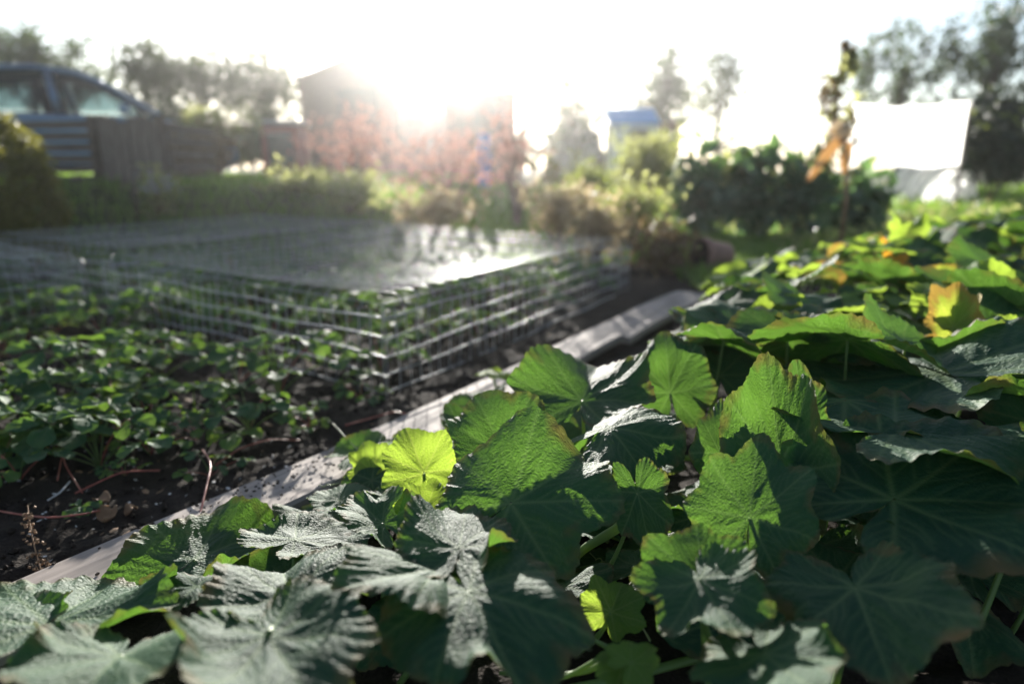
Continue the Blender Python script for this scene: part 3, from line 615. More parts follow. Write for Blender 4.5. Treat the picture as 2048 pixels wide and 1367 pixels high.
ind = [(300, 905, 'small strawberry plant with a pale bare stalk on open soil near the board', .8), (120, 900, 'strawberry plant with toothed leaves at the left on bare soil', .85), (500, 865, 'strawberry plant with broad rounded leaves in front of the cage corner', .95),
       (40, 960, 'strawberry plant cut by the left edge of the picture near bare soil', .8), (620, 855, 'low strawberry plant touching the board below the cage corner', .7), (395, 880, 'strawberry plant with one lime leaf beside two grass blades', .9),
       (720, 790, 'strawberry plant with yellow green leaves under the near cage corner', .8), (560, 800, 'tall strawberry plant just before the middle cage with sunlit leaf tops', 1.0), (200, 880, 'strawberry plant with red stalks between bare soil and the dense patch', .9),
       (420, 945, 'tiny strawberry plantlet on the red runner that arches to the board', .55), (250, 950, 'tiny bright green strawberry plantlet on bare soil', .45)]
for px, py, lab, sc in ind:
    p = Pz(px, py, 0); place_straw(p[0], p[1], lab, 'strawberries on the open soil', protos[3] if sc < .9 else None, sc)
# plantlet on a runner, nearest to the camera
p0 = Pz(165, 1030, .012)
pr = thing('strawberry_plant', 'young strawberry plantlet with four rounded leaves nearest the camera on bare soil', 'strawberry plant', p0, 0, 'strawberries on the open soil')
for i, (tx, ty) in enumerate(((115, 1035), (148, 1050), (145, 1000), (225, 1005), (190, 1040))):
    tip = Pz(tx, ty, .03); base = p0 + np.array([0, 0, .018]); Mw = frame(base, tip, np.array([0, -.2, 1.0]), .033)
    o = link('leaf', straw_leaf(40 + i, M['straw'], 1), pr, Matrix.Translation(-Vector(p0)) @ Mw)
for p in protos:
    for c in list(p.children):
        for g in list(c.children): bpy.data.objects.remove(g)
        bpy.data.objects.remove(c)
    bpy.data.objects.remove(p)
def runner(name, label, cat, pts, r, m, grp=None, z0=.012):
    q = np.array(pts, float); t = np.linspace(0, len(q) - 1, len(q) * 8); q = np.stack([np.interp(t, np.arange(len(q)), q[:, i]) for i in range(3)], 1)
    for _ in range(10): q[1:-1] = (q[:-2] + q[1:-1] * 2 + q[2:]) / 4
    q[:, 2] = [max(z, G(x, y) + r * .6) for x, y, z in q]
    b = MB(); c = q[0].copy(); b.tube(q, r * (1 + .12 * np.sin(np.arange(len(q)) * 1.3)), 6); o = b.obj(name, m, smooth=True, off=c); o.location = c; return tag(o, label, cat, grp)
RG = 'red strawberry runners on the soil'
runner('strawberry_runner', 'red runner crossing the bare soil at the far left through the plantlet', 'runner', [Pz(-20, 1018, .01), Pz(50, 1030, .012), Pz(100, 1035, .03), Pz(165, 1028, .03), Pz(200, 1020, .02)], .0016, M['red_stalk'], RG)
runner('strawberry_runner', 'thick red runner arching down on to the edge of the long board', 'runner', [Pz(398, 1035, .035), Pz(410, 985, .05), Pz(422, 935, .06), Pz(418, 915, .06), Pz(405, 900, .04)], .0019, M['red_stalk'], RG)
runner('strawberry_runner', 'pale tipped runner lying on bare soil before the small plantlet', 'runner', [Pz(150, 986, .01), Pz(200, 962, .025), Pz(245, 942, .03), Pz(320, 940, .02)], .0015, M['red_stalk'], RG)
runner('strawberry_runner', 'long thin red runner sweeping right from behind the arching one', 'runner', [Pz(430, 930, .01), Pz(480, 895, .03), Pz(540, 877, .03), Pz(600, 880, .01)], .0013, M['red_stalk'], RG)
runner('strawberry_runner', 'reddish runner looping beside the near corner of the middle cage', 'runner', [Pz(690, 850, .01), Pz(740, 836, .02), Pz(790, 822, .03), Pz(815, 828, .02)], .0018, M['red_stalk'], RG)
runner('strawberry_runner', 'upright red stalk rising from soil among the dark leaves at the left', 'runner', [Pz(238, 900, .0), Pz(232, 840, .03), Pz(222, 780, .08), Pz(215, 710, .12)], .0013, M['red_stalk'], RG)
runner('strawberry_runner', 'slender red runner bending over bare soil left of the arching one', 'runner', [Pz(165, 985, .01), Pz(130, 930, .03), Pz(125, 905, .04), Pz(115, 960, .01)], .0012, M['red_stalk'], RG)
runner('dead_twig', 'pale dry grass stem lying flat in front of the cage', 'dead twig', [Pz(190, 836, .02), Pz(300, 836, .03), Pz(430, 838, .02)], .0012, M['dry'], 'dead twigs')
runner('dead_twig', 'straw coloured broken stem at the left edge', 'dead twig', [Pz(0, 930, .02), Pz(20, 880, .05), Pz(30, 860, .06)], .0015, M['dry'], 'dead twigs')
runner('dead_twig', 'grey twig lying on bare soil left of the plantlet', 'dead twig', [Pz(95, 1000, .01), Pz(120, 985, .02), Pz(140, 962, .015)], .0015, M['fleck'], 'dead twigs')
# dead weed
p0 = Pz(88, 1158, 0); dw = thing('dead_weed', 'small dried brown weed with crumbly seed heads on the bare soil', 'dead weed', p0)
b = MB(); st = np.array([Pz(88, 1158, 0.004), Pz(82, 1110, .03), Pz(75, 1070, .05), Pz(55, 1010, .08)]); b.tube(curve(st[0], st[3], side=.05, n=12), .0011, 5); b.obj('stem', M['dry'], dw, off=p0)
b = MB()
for i in range(70):
    t = random.choice([.25, .5, .7, .85]) + random.gauss(0, .06); q = curve(st[0], st[3], side=.05, n=12)[int(np.clip(t * 11, 0, 11))] + RNG.normal(0, .006, 3); b.box(q, (.004, .003, .0025), random.random() * 3, rx=random.random() * 3)
b.obj('seed_heads', M['dry'], dw, off=p0)
for i, (px, py, s) in enumerate(((215, 1030, .018), (205, 1000, .015), (262, 1020, .012))):
    p = Pz(px, py, .012); b = MB(); u = np.linspace(-1, 1, 7); X, Y = np.meshgrid(u, u); ok = X ** 2 * .4
    b.add(np.stack([X * s * (1 - Y ** 2 * .8), Y * s * .9, s * (.5 * X ** 2 + .4 * np.sin(Y * 3 + i))], -1).reshape(-1, 3), [(a * 7 + c, a * 7 + c + 1, a * 7 + c + 8, a * 7 + c + 7) for a in range(6) for c in range(6)])
    o = b.obj('dead_leaf', M['dry'], smooth=True); o.location = p; o.rotation_euler = (random.uniform(-.3, .3), 0, i * 1.3); sm = o.modifiers.new('thick', 'SOLIDIFY'); sm.thickness = .0008
    tag(o, ['curled grey brown dead leaf beside the plantlet', 'shrivelled dead leaf just behind the plantlet', 'scrap of dead leaf right of the plantlet'][i], 'dead leaf', 'dead leaves on the soil')
# two grass blades by the strawberries
p0 = Pz(375, 835, .0); gs = thing('grass_tuft', 'two bright green upright grass blades among the strawberries', 'grass', p0)
M['grass'] = foliage('grass blade', (.06, .13, .025), (.11, .19, .04), (.32, .52, .06), .42)
for dx, lean, h in ((-.006, -.035, .085), (.02, .004, .08)):
    b = MB(); t = np.linspace(0, 1, 8); w_ = .0035 * (1 - t ** 2); c = np.stack([dx + lean * t ** 1.5, 0 * t, h * t], 1)
    vs = np.concatenate([np.stack([c[:, 0] - w_, c[:, 1], c[:, 2]], 1), np.stack([c[:, 0] + w_, c[:, 1] - .001, c[:, 2]], 1)]); b.add(vs, [(i, i + 1, i + 9, i + 8) for i in range(7)]); b.obj('blade', M['grass'], gs)

# ------------------------------------------------------------------ wire mesh cages
def cage(label, o2, a, la, bvec, lb, hgt=.27, cell=.051, sag=.045, seed=1):
    z0 = 0.0; root = thing('wire_cage', label, 'wire cage', (o2[0], o2[1], z0), 0, 'wire mesh cages over the strawberries')
    A = np.array([a[0], a[1], 0]); B = np.array([bvec[0], bvec[1], 0]); O = np.array([o2[0], o2[1], 0]); rc = .035
    def topz(u, v):
        s = np.minimum(np.minimum(u, la - u), np.minimum(v, lb - v)); edge = np.sqrt(np.clip(1 - (1 - np.clip(s / rc, 0, 1)) ** 2, 0, 1)) * rc - rc
        e = np.clip(u / la, 0, 1) * np.clip(1 - u / la, 0, 1) * np.clip(v / lb, 0, 1) * np.clip(1 - v / lb, 0, 1) * 16
        return hgt + edge - sag * e + .018 * (fbm(u * 3.1 + seed, v * 3.1, seed, 2) - .37) * np.clip(e * 2, 0, 1)
    def wob(u, k): return .007 * np.sin(u * 4 + k * 1.1 + seed) + .004 * np.sin(u * 11 + k)
    wr = .0009
    nh = int(round((hgt - .0) / cell)); ct = .078; na, nb = int(la / ct), int(lb / ct)
    b = MB(); us = np.linspace(0, la, int(la / .05) + 1); vs = np.linspace(0, lb, int(lb / .05) + 1)
    rl = np.concatenate([np.linspace(0, rc, 5)[:-1], np.linspace(rc, la - rc, int(la / .06)), np.linspace(la - rc, la, 5)[1:]]); rl2 = np.concatenate([np.linspace(0, rc, 5)[:-1], np.linspace(rc, lb - rc, int(lb / .06)), np.linspace(lb - rc, lb, 5)[1:]])
    for j in range(nb + 1):
        v = min(max(j * ct, .004), lb - .004); z = topz(rl, np.full_like(rl, v)); b.tube(O + np.outer(rl, A) + np.outer(v + wob(rl, j) * .5, B) + np.outer(z, [0, 0, 1]), wr, 4, cap=False)
    for i in range(na + 1):
        u = min(max(i * ct, .004), la - .004); z = topz(np.full_like(rl2, u), rl2); b.tube(O + np.outer(u + wob(rl2, i) * .5, A) + np.outer(rl2, B) + np.outer(z, [0, 0, 1]), wr, 4, cap=False)
    b.obj('top_panel', M['wire'], root, smooth=True, off=root.location)
    def sidepan(Os, D, ln, Nv, k):
        b = MB(); uu = np.linspace(0, ln, int(ln / .06) + 2)
        for h in range(nh):
            z = h * cell + .008; off = wob(uu, k + h) * 1.2 + .012 * math.sin(h * 1.3 + k) * np.sin(np.clip(uu / ln, 0, 1) * math.pi)
            b.tube(Os + np.outer(uu, D) + np.outer(off, Nv) + np.outer(z + wob(uu * 1.1, h + k) * .9, [0, 0, 1]), wr * 2.1, 5, cap=False)
        for i in range(int(ln / cell) + 1):
            u = min(i * cell, ln); zz = np.linspace(-.01, hgt - rc, 6); b.tube(Os + np.outer(np.full_like(zz, u) + .003 * np.sin(zz * 9 + i), D) + np.outer(.006 * np.sin(zz * 14 + i * .8), Nv) + np.outer(zz, [0, 0, 1]), wr * 1.4, 5, cap=False)
        return b.obj('side_panel', M['wire'], root, smooth=True, off=root.location)
    sidepan(O, A, la, -B, 1); sidepan(O + B * lb, A, la, B, 2); sidepan(O, B, lb, -A, 3); sidepan(O + A * la, B, lb, A, 4)
    return root, O, A
r1, O1, A1 = cage('middle wire mesh cage with a sunlit sagging top and a sharp near corner', CA, CD, CL, BD, CW, seed=1, sag=.085)
for s in (.62, .95, 1.62):
    for h in (.06, .11, .165, .215):
        b = MB(); p = O1 + A1 * (s + random.gauss(0, .01)) + np.array([0, 0, h]); t = np.linspace(0, 6.0, 12); b.tube(p + np.stack([.005 * np.cos(t), .003 * np.sin(t), .006 * np.sin(t)], 1), .0012, 5); b.obj('clip', M['clip'], r1, smooth=True, off=r1.location)
cage('nearer left wire mesh cage in shade, cut by the left edge of the picture', C2, CD, 1.60, BD, 1.35, seed=4, sag=.04)
cage('far low wire mesh cage behind the other two with a flat grey top', C3, CD, 1.80, BD, 1.35, seed=8, sag=.03)

# ------------------------------------------------------------------ foliage clouds
def rot_frames(n, upb=.6, rng=RNG):
    d = rng.normal(0, 1, (n, 3)); d /= np.linalg.norm(d, axis=1, keepdims=True); nn = rng.normal(0, 1, (n, 3)) + np.array([0, 0, upb]); s = np.cross(d, nn); s /= np.linalg.norm(s, axis=1, keepdims=True) + 1e-9; return d, s
def cloud(b, P, size, wide=.5, upb=.6, mi=0):
    n = len(P); d, s = rot_frames(n, upb); L_ = (np.broadcast_to(size, (n,)) * RNG.uniform(.6, 1.3, n))[:, None]; nn = np.cross(d, s)
    v = np.stack([P - d * L_ * .5, P + s * L_ * wide * .5 + nn * L_ * .06, P + d * L_ * .5, P - s * L_ * wide * .5 + nn * L_ * .06], 1); b.quads(v, mi)
def clumps(K, per, c, rad, sig, rng=RNG, shell=.55):
    out = []
    for _ in range(K):
        d = rng.normal(0, 1, 3); d /= np.linalg.norm(d); r = shell + (1 - shell) * rng.random() if rng.random() < .75 else rng.random() * shell; q = c + d * np.array(rad) * r
        out.append(q + rng.normal(0, 1, (per, 3)) * sig)
    return out
F = {}
F['tree'] = foliage('tree leaves', (.020, .040, .014), (.050, .080, .025), (.10, .16, .03), .3)
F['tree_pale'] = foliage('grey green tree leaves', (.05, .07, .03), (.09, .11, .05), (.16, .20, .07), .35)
F['hedge'] = foliage('dark hedge leaves', (.010, .022, .012), (.022, .040, .018), (.05, .09, .02), .2)
F['conifer'] = foliage('golden conifer sprays', (.05, .06, .008), (.12, .12, .015), (.40, .38, .04), .3)
F['red'] = foliage('red autumn leaves', (.20, .075, .06), (.34, .17, .13), (.56, .28, .22), .45)
F['weed'] = foliage('weed leaves', (.06, .10, .03), (.15, .16, .06), (.60, .62, .22), .55)
F['weed_dry'] = foliage('dry weed', (.16, .11, .06), (.28, .20, .11), (.70, .56, .32), .52)
F['kale'] = foliage('blue green brassica leaves', (.035, .08, .045), (.12, .18, .13), (.22, .40, .10), .38, .4)
F['lime'] = foliage('lime leaves', (.07, .12, .025), (.15, .18, .04), (.42, .48, .08), .45)
F['cream'] = foliage('cream seed heads', (.42, .40, .24), (.58, .55, .36), (.55, .52, .3), .4)
F['lilac'] = foliage('pale lilac petals', (.5, .48, .55), (.65, .62, .68), (.5, .48, .55), .4)
F['brown'] = foliage('brown seed heads', (.10, .06, .03), (.20, .13, .06), (.3, .2, .08), .3)
M['bark'] = plain('bark', (.05, .04, .032), (.10, .08, .065), 12, .95)
M['stemw'] = plain('woody stem', (.10, .055, .04), (.17, .10, .075), 20, .85)
def tree(label, px, pyt, pyb, Y, wpx, K, per, fm, sig=.3, size=.2, grp='trees behind the allotment', depth=None):
    c = Py(px, (pyt + pyb) / 2, Y); rx = wpx / 2 / FPX * Y; rz = (pyb - pyt) / 2 / FPX * Y; ry = depth or rx; z0 = float(T(np.array(c[0]), np.array(Y)))
    root = thing('tree', label, 'tree', (c[0], Y, z0), 0, grp); b = MB(); tb = MB(); h = c[2] - z0
    cl = clumps(K, per, np.array([0, 0, h]), (rx, ry, rz), sig)
    for q in cl: cloud(b, q, size)
    tb.tube(np.array([[0, 0, -.1], [.03 * h, 0, h * .35], [-.02 * h, 0, h * .75], [0, .0, h + rz * .5]]), np.array([.06, .05, .035, .012]) * h ** .7 * .8, 8)
    for q in cl[::3]:
        e = q.mean(0); st = np.array([0, 0, h * random.uniform(.4, .85)]); tb.tube(curve(st, e, sag=-.1 * h, n=6), np.linspace(.02, .006, 6) * h ** .7 * .8, 5)
    tb.obj('trunk', M['bark'], root, smooth=True); b.obj('crown', fm, root); return root
def shrub(name, label, cat, cx, pyt, pyb, Y, wpx, K, per, fm, size, sig, grp=None, stems=8, extra=None, depth=None, z0=None, stemm='stemw', shell=.5, dome=False):
    t_ = Py(cx, pyt, Y); z0 = float(T(np.array(t_[0]), np.array(Y))) - .02 if z0 is None else z0; zb = Py(cx, pyb, Y)[2] if dome else max(Py(cx, pyb, Y)[2], z0 + .02); rx = wpx / 2 / FPX * Y; ry = depth or rx * .8
    root = thing(name, label, cat, (t_[0], Y, z0), 0, grp); c = np.array([0, 0, (t_[2] + zb) / 2 - z0]); rz = (t_[2] - zb) / 2
    b = MB(); cl = clumps(K, per, c, (rx, ry, rz), sig, shell=shell)
    for q in cl:
        q = q[q[:, 2] > .0]
        if len(q): cloud(b, q, size)
    if extra:
        P = c + RNG.normal(0, .45, (extra[1], 3)) * np.array([rx, ry, rz]); P[:, 2] = np.abs(P[:, 2] - c[2]) + c[2]; cloud(b, P, extra[2], .8, mi=1)
    b.obj('foliage', [fm] + ([extra[0]] if extra else []), root)
    if stems:
        sb = MB()
        for q in cl[:stems]:
            e = q.mean(0); sb.tube(curve((e[0] * .15, e[1] * .15, 0), e, n=6, ctrl=(e[0] * .3, e[1] * .3, e[2] * .6)), np.linspace(.012, .004, 6), 5)
        sb.obj('stem', M[stemm], root, smooth=True)
    return root
tree('dark bushy tree at the far left behind the car roof', 60, 66, 205, 17, 230, 34, 80, F['tree'], .17, .17)
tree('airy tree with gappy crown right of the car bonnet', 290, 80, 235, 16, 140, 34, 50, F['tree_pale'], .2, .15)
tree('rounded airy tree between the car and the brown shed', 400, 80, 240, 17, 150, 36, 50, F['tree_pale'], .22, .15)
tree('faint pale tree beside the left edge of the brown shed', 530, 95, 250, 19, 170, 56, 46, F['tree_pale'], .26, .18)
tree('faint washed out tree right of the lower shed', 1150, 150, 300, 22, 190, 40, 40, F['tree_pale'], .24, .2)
tree('pale tree standing above the blue roofed hut', 1330, 98, 262, 30, 150, 44, 46, F['tree'], .34, .28)
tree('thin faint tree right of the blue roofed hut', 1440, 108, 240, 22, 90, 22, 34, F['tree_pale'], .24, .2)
tree('large tree with sparse crown above the white sheet', 1815, 48, 250, 19, 220, 34, 62, F['tree'], .15, .16)
tree('tallest dark tree at the right edge above the hedge', 1985, 16, 240, 17, 240, 40, 70, F['tree'], .15, .15)
shrub('bush', 'pale bush filling the gap between the brush heap and the dark bin', 'bush', 495, 215, 360, 13, 110, 26, 50, F['tree_pale'], .13, .12)
shrub('hedge', 'dark clipped hedge at the right edge with yellow green patches', 'hedge', 2010, 190, 370, 10.5, 190, 60, 90, F['hedge'], .12, .12, stems=4, depth=.8, extra=(F['lime'], 240, .1, 'new_growth'))
shrub('bush', 'dark bush low behind the grass at the left', 'bush', 345, 205, 300, 14, 130, 22, 60, F['tree'], .14, .13)
shrub('golden_conifer', 'rounded golden green conifer at the left edge with a sunlit rim', 'conifer', -20, 238, 640, 4.4, 200, 260, 80, F['conifer'], .034, .03, stems=3, shell=.9, dome=True)
# red-leaved bush in front of the sheds
for lab, cx, pt, pb, wp, K in (('red leaved autumn bush with thin branches before the brown shed', 720, 215, 400, 240, 60), ('wide low part of coral red autumn bush under the sun', 890, 235, 405, 270, 64), ('tall thin red twigged bush right of the lower shed', 1035, 150, 400, 130, 34)):
    shrub('autumn_bush', lab, 'bush', cx, pt, pb, 6.9, wp, K, 13, F['red'], .055, .15, 'red autumn bushes', stems=18, shell=.2)
# weeds and flowers along the back of the cages
WG = 'wild plants behind the cages'
for lab, cx, pt, pb, Y, wp, fm, ex in (
        ('cream flowered weed clump in front of the red bush', 700, 345, 450, 5.4, 150, F['weed'], (F['cream'], 160, .04, 'flower_heads')),
        ('pale green weed clump left of the cream flowers', 590, 365, 440, 5.6, 130, F['weed'], None),
        ('dry straw coloured weeds behind the sunlit cage top', 860, 385, 450, 5.3, 190, F['weed_dry'], None),
        ('cream tipped bushy weed behind the far corner of the middle cage', 1120, 355, 470, 5.0, 150, F['weed_dry'], (F['cream'], 140, .04, 'flower_heads')),
        ('brownish dry weeds right behind the middle cage', 1200, 400, 520, 4.4, 130, F['weed_dry'], None),
        ('leafy yellow green weeds left of the dark brassica patch', 1265, 365, 480, 4.9, 150, F['weed'], (F['lime'], 120, .05, 'new_growth')),
        ('tangled brown brush beside the terracotta pot', 1330, 455, 560, 4.0, 140, F['brown'], (F['weed'], 80, .04, 'new_growth')),
        ('sunlit pale weed left of the green bush', 1180, 330, 400, 6.5, 130, F['lime'], None),
        ('low green weeds under the white greenhouse', 1110, 300, 380, 9.0, 120, F['weed'], None)):
    shrub('weed_clump', lab, 'weeds', cx, pt, pb, Y, wp, 34, 30, fm, .05, .06, WG, stems=12, extra=ex, shell=.3)
shrub('green_bush', 'green and gold bush below the blue roofed hut', 'bush', 1300, 275, 385, 7.2, 150, 46, 60, F['weed'], .06, .075, extra=(F['lime'], 160, .06, 'new_growth'))
KG = 'dark brassica plants right of the middle'
for lab, cx, pt, pb, Y, wp in (('blue green brassica plant at the left of the dark patch', 1410, 290, 470, 6.1, 110), ('brassica plant with a raised lit leaf top in the dark patch', 1500, 272, 480, 5.9, 120), ('widest dark brassica plant in front of the orange drooping leaves', 1605, 305, 480, 5.7, 130), ('lowest dark brassica plant beside the path of grass', 1710, 360, 470, 6.0, 120)):
    shrub('brassica_plant', lab, 'brassica', cx, pt, pb, Y, wp, 30, 12, F['kale'], .19, .10, KG, stems=6, shell=.15, extra=(F['weed'], 50, .10, ''))  # paler weed-coloured leaves on the upper half imitate sunlit leaf tops
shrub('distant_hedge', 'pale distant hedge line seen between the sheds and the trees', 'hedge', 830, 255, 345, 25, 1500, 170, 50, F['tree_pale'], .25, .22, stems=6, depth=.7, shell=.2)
# lilac daisies with a stake
shrub('daisy_clump', 'clump of pale lilac daisies beside a short stake behind the far cage', 'flowers', 310, 345, 430, 5.3, 70, 18, 22, F['weed'], .05, .05, stems=8, extra=(F['lilac'], 130, .03, 'flower_heads'))
p = Py(275, 430, 5.3); b = MB(); b.tube(np.array([[0, 0, 0], [.005, 0, .18], [0, 0, .36]]), [.018, .018, .016], 8); o = b.obj('wooden_stake', M['bark'], smooth=True); o.location = (p[0], p[1], float(T(p[0], p[1])) - .03); tag(o, 'short grey wooden stake left of the lilac daisies', 'stake')
# climbing plant and orange drooping leaves
pc = Py(1668, 340, 5.9); root = thing('climbing_bean_plant', 'tall leaning column of brown green climbing beans left of the white sheet', 'bean plant', (pc[0], 5.9, -.02))
b = MB()
for t in np.linspace(0, 1.6, 60):
    c = Py(1692 - 30 * t + 14 * math.sin(t * 9), 92 + 190 * t, 5.9) - np.array(root.location); wdt_ = (.018 + .05 * t) * random.uniform(.5, 1.5); q = c + np.array([random.gauss(0, .6), random.gauss(0, .6), 0]) * wdt_ + RNG.normal(0, 1, (15, 3)) * wdt_
    q = q[q[:, 2] > .02]
    if len(q): cloud(b, q, .075, mi=int(random.random() < .4))
b.obj('foliage', [F['brown'], F['weed']], root)
b = MB(); b.tube(np.array([[0, 0, 0], Py(1668, 200, 5.9) - np.array(root.location), Py(1690, 92, 5.9) - np.array(root.location)]), .012, 6); b.obj('pole', M['stemw'], root)
M['orange'] = translucent('orange dry leaf', (.68, .46, .24), (.80, .58, .30), .45); M['cream'] = translucent('cream husk', (.7, .6, .45), (.8, .68, .5), .4)
def blade(b, p0, p1, wd, bulge=.03, mi=0):
    t = np.linspace(0, 1, 9); c = curve(p0, p1, sag=bulge, n=9); w_ = wd * np.sin(np.clip(t * .9 + .08, 0, 1) * math.pi) ** .6
    v = []; d = nrm(np.asarray(p1) - p0); s = nrm(np.cross(d, [0, 1, 0]))
    for i in range(9): v += [c[i] - s * w_[i] + np.array([0, .02, 0]), c[i] + np.array([0, -.012, 0]), c[i] + s * w_[i] + np.array([0, .02, 0])]
    b.add(v, [(i * 3 + j, i * 3 + j + 1, i * 3 + j + 4, i * 3 + j + 3) for i in range(8) for j in range(2)], mi)
pm = Py(1690, 420, 4.5); mz = thing('dry_maize_plant', 'dried maize stalk with drooping orange leaves and a cream husk beside the white sheet', 'maize plant', (pm[0], 4.5, 0)); off = np.array(mz.location)
b = MB(); b.tube(np.array([[0, 0, 0], [0, 0, .4], Py(1688, 255, 4.5) - off]), [.016, .014, .01], 7); b.obj('stalk', M['dry'], mz, smooth=True)
for a_, c_, wd, m_ in (((1692, 268), (1616, 364), .034, 'orange'), ((1700, 285), (1690, 348), .034, 'orange'), ((1660, 262), (1700, 255), .04, 'cream'), ((1672, 276), (1706, 262), .06, 'cream')):
    b = MB(); blade(b, Py(*a_, 4.5) - off, Py(*c_, 4.47) - off, wd); o = b.obj('leaf' if m_ == 'orange' else 'husk', M[m_], mz, smooth=True); q = o.modifiers.new('thick', 'SOLIDIFY'); q.thickness = .004
# pale bent stalk
p0 = Py(1350, 400, 5.0); b = MB(); q = np.array([[p0[0], 5.0, -.02], Py(1345, 375, 5.), Py(1352, 335, 5.), Py(1370, 295, 5.), Py(1400, 245, 5.)]) - p0; b.tube(q, [.012, .012, .011, .009, .006], 6); o = b.obj('dry_stalk', M['stalk_pale'], smooth=True); o.location = p0; tag(o, 'pale bent dry stalk leaning right in front of the green bush', 'dry stalk')
# terracotta pot lying on its side
M['terra'] = plain('terracotta', (.22, .12, .09), (.30, .17, .13), 14, .85)
M['darkin'] = plain('dark pot inside', (.05, .035, .03), (.08, .055, .045), 14, .9)  # darker brown than the pot wall
pp = Py(1425, 505, 4.05); pot = thing('terracotta_pot', 'terracotta flower pot lying on its side at the edge of the grass', 'flower pot', (pp[0], 4.05, .10))
def lathe(prof, n=28):
    a = np.arange(n) * 2 * math.pi / n; v = np.concatenate([np.stack([np.full(n, z), r * np.cos(a), r * np.sin(a)], 1) for r, z in prof]); return v, [(i * n + j, i * n + (j + 1) % n, (i + 1) * n + (j + 1) % n, (i + 1) * n + j) for i in range(len(prof) - 1) for j in range(n)]
b = MB(); b.add(*lathe([(.001, .12), (.06, .12), (.068, .112), (.088, -.05), (.098, -.05), (.10, -.06), (.10, -.10), (.095, -.105), (.085, -.10)])); o = b.obj('pot_wall', M['terra'], pot, smooth=True)
b = MB(); b.add(*lathe([(.085, -.10), (.078, -.04), (.055, .10), (.001, .10)])); b.obj('pot_inside', M['darkin'], pot, smooth=True); pot.rotation_euler = (0, R(4), R(25))

# ------------------------------------------------------------------ grass
def grass(name, n, area, h0, h1, m, wd=.006, ok=None):
    X = RNG.uniform(area[0], area[1], n * 2); Y = RNG.uniform(area[2], area[3], n * 2); k = (np.abs(X) < .85 * Y + .4)
    if ok is not None: k &= ok(X, Y)
    X, Y = X[k][:n], Y[k][:n]; n = len(X); Z = T(X, Y) - .03; h = RNG.uniform(h0, h1, n); a = RNG.uniform(0, 6.28, n); l = RNG.normal(0, .4, (n, 2)) * h[:, None]
    P = np.stack([X, Y, Z], 1); s = np.stack([np.cos(a), np.sin(a), 0 * a], 1) * wd * (1 + Y / 8)[:, None]; mid = P + np.stack([l[:, 0] * .35, l[:, 1] * .35, h * .6], 1); tip = P + np.stack([l[:, 0], l[:, 1], h], 1)
    b = MB(); b.quads(np.stack([P - s, P + s, mid + s * .7, mid - s * .7], 1)); b.quads(np.stack([mid - s * .7, mid + s * .7, tip + s * .05, tip - s * .05], 1)); o = b.obj(name, m); o['kind'] = 'stuff'; return o
grass('grass', 26000, (-7, 7, 4.55, 9.5), .04, .11, M['grass'])
grass('grass', 16000, (-14, 14, 9, 18), .06, .2, M['grass'], .01)
grass('grass', 15000, (.3, 5, 3.3, 6.0), .05, .13, M['grass'], ok=lambda x, y: (y > 3.15 + .25 * x) & (x > .95))
# low leafy plot at the far right beyond the squash
b = MB(); P = np.stack([RNG.uniform(1.9, 6.5, 5200), RNG.uniform(3.9, 7.5, 5200), 0 * np.zeros(5200)], 1); P[:, 2] = T(P[:, 0], P[:, 1]) + np.abs(RNG.normal(0, .10, 5200)) * (.5 + vn(P[:, 0] * 3, P[:, 1] * 3)); cloud(b, P[:4200], .07); o = b.obj('ground_cover', F['weed']); o['kind'] = 'stuff'

# ------------------------------------------------------------------ car
M['paint'] = plain('blue grey car paint', (.075, .14, .22), (.085, .155, .24), 2, .28, metal=.55, spec=.6)
M['rubber'] = plain('black trim', (.012, .012, .013), (.02, .02, .02), 20, .6)
M['alloy'] = plain('alloy', (.4, .4, .42), (.5, .5, .52), 20, .35, metal=.9)
def glassm():
    m, t, N, L = mat('tinted glass'); b = N['Principled BSDF']; pset(b, Roughness=.03); b.inputs['Base Color'].default_value = (.02, .03, .035, 1); b.inputs['Specular IOR Level'].default_value = .6
    tc = N.new('ShaderNodeTexCoord'); no = N.new('ShaderNodeTexNoise'); no.inputs['Scale'].default_value = 3; L.new(tc.outputs['Object'], no.inputs[0]); bp = N.new('ShaderNodeBump'); bp.inputs['Strength'].default_value = .02; L.new(no.outputs[0], bp.inputs['Height']); L.new(bp.outputs[0], b.inputs['Normal'])
    tr = N.new('ShaderNodeBsdfTransparent'); tr.inputs[0].default_value = (.70, .80, .82, 1); mx = N.new('ShaderNodeMixShader'); mx.inputs[0].default_value = .74; L.new(b.outputs[0], mx.inputs[1]); L.new(tr.outputs[0], mx.inputs[2]); L.new(mx.outputs[0], N['Material Output'].inputs[0]); return m
M['glass'] = glassm(); M['seat'] = plain('dark seat', (.02, .02, .022), (.03, .03, .032), 30, .9)
mp_ = Py(252, 232, 9.2); AZ = R(66); cy = math.pi / 2 - AZ; fwd = np.array([math.cos(cy), math.sin(cy)]); rgt = np.array([fwd[1], -fwd[0]])
cz = float(T(np.array(mp_[0]), np.array(9.2))); c0 = mp_[:2] - fwd * .78 - rgt * .93
car = thing('parked_car', 'blue grey hatchback parked behind the wooden compost bays at the left', 'car', (c0[0], c0[1], max(cz, mp_[2] - .98)), cy)
b = MB(); body = [(-2.05, .35), (-2.1, .6), (-2.02, .88), (-1.9, .96), (.8, .93), (1.3, .88), (1.85, .76), (2.05, .62), (2.1, .4), (2.0, .25), (-1.95, .25)]; b.prism(body, -.86, .86); bevel(b.obj('body', M['paint'], car), .07, 3)
roofp = [(-1.75, .965), (-1.35, 1.34), (-.9, 1.45), (-.2, 1.49), (.25, 1.44), (.62, 1.28), (1.15, .93)]
b = MB()
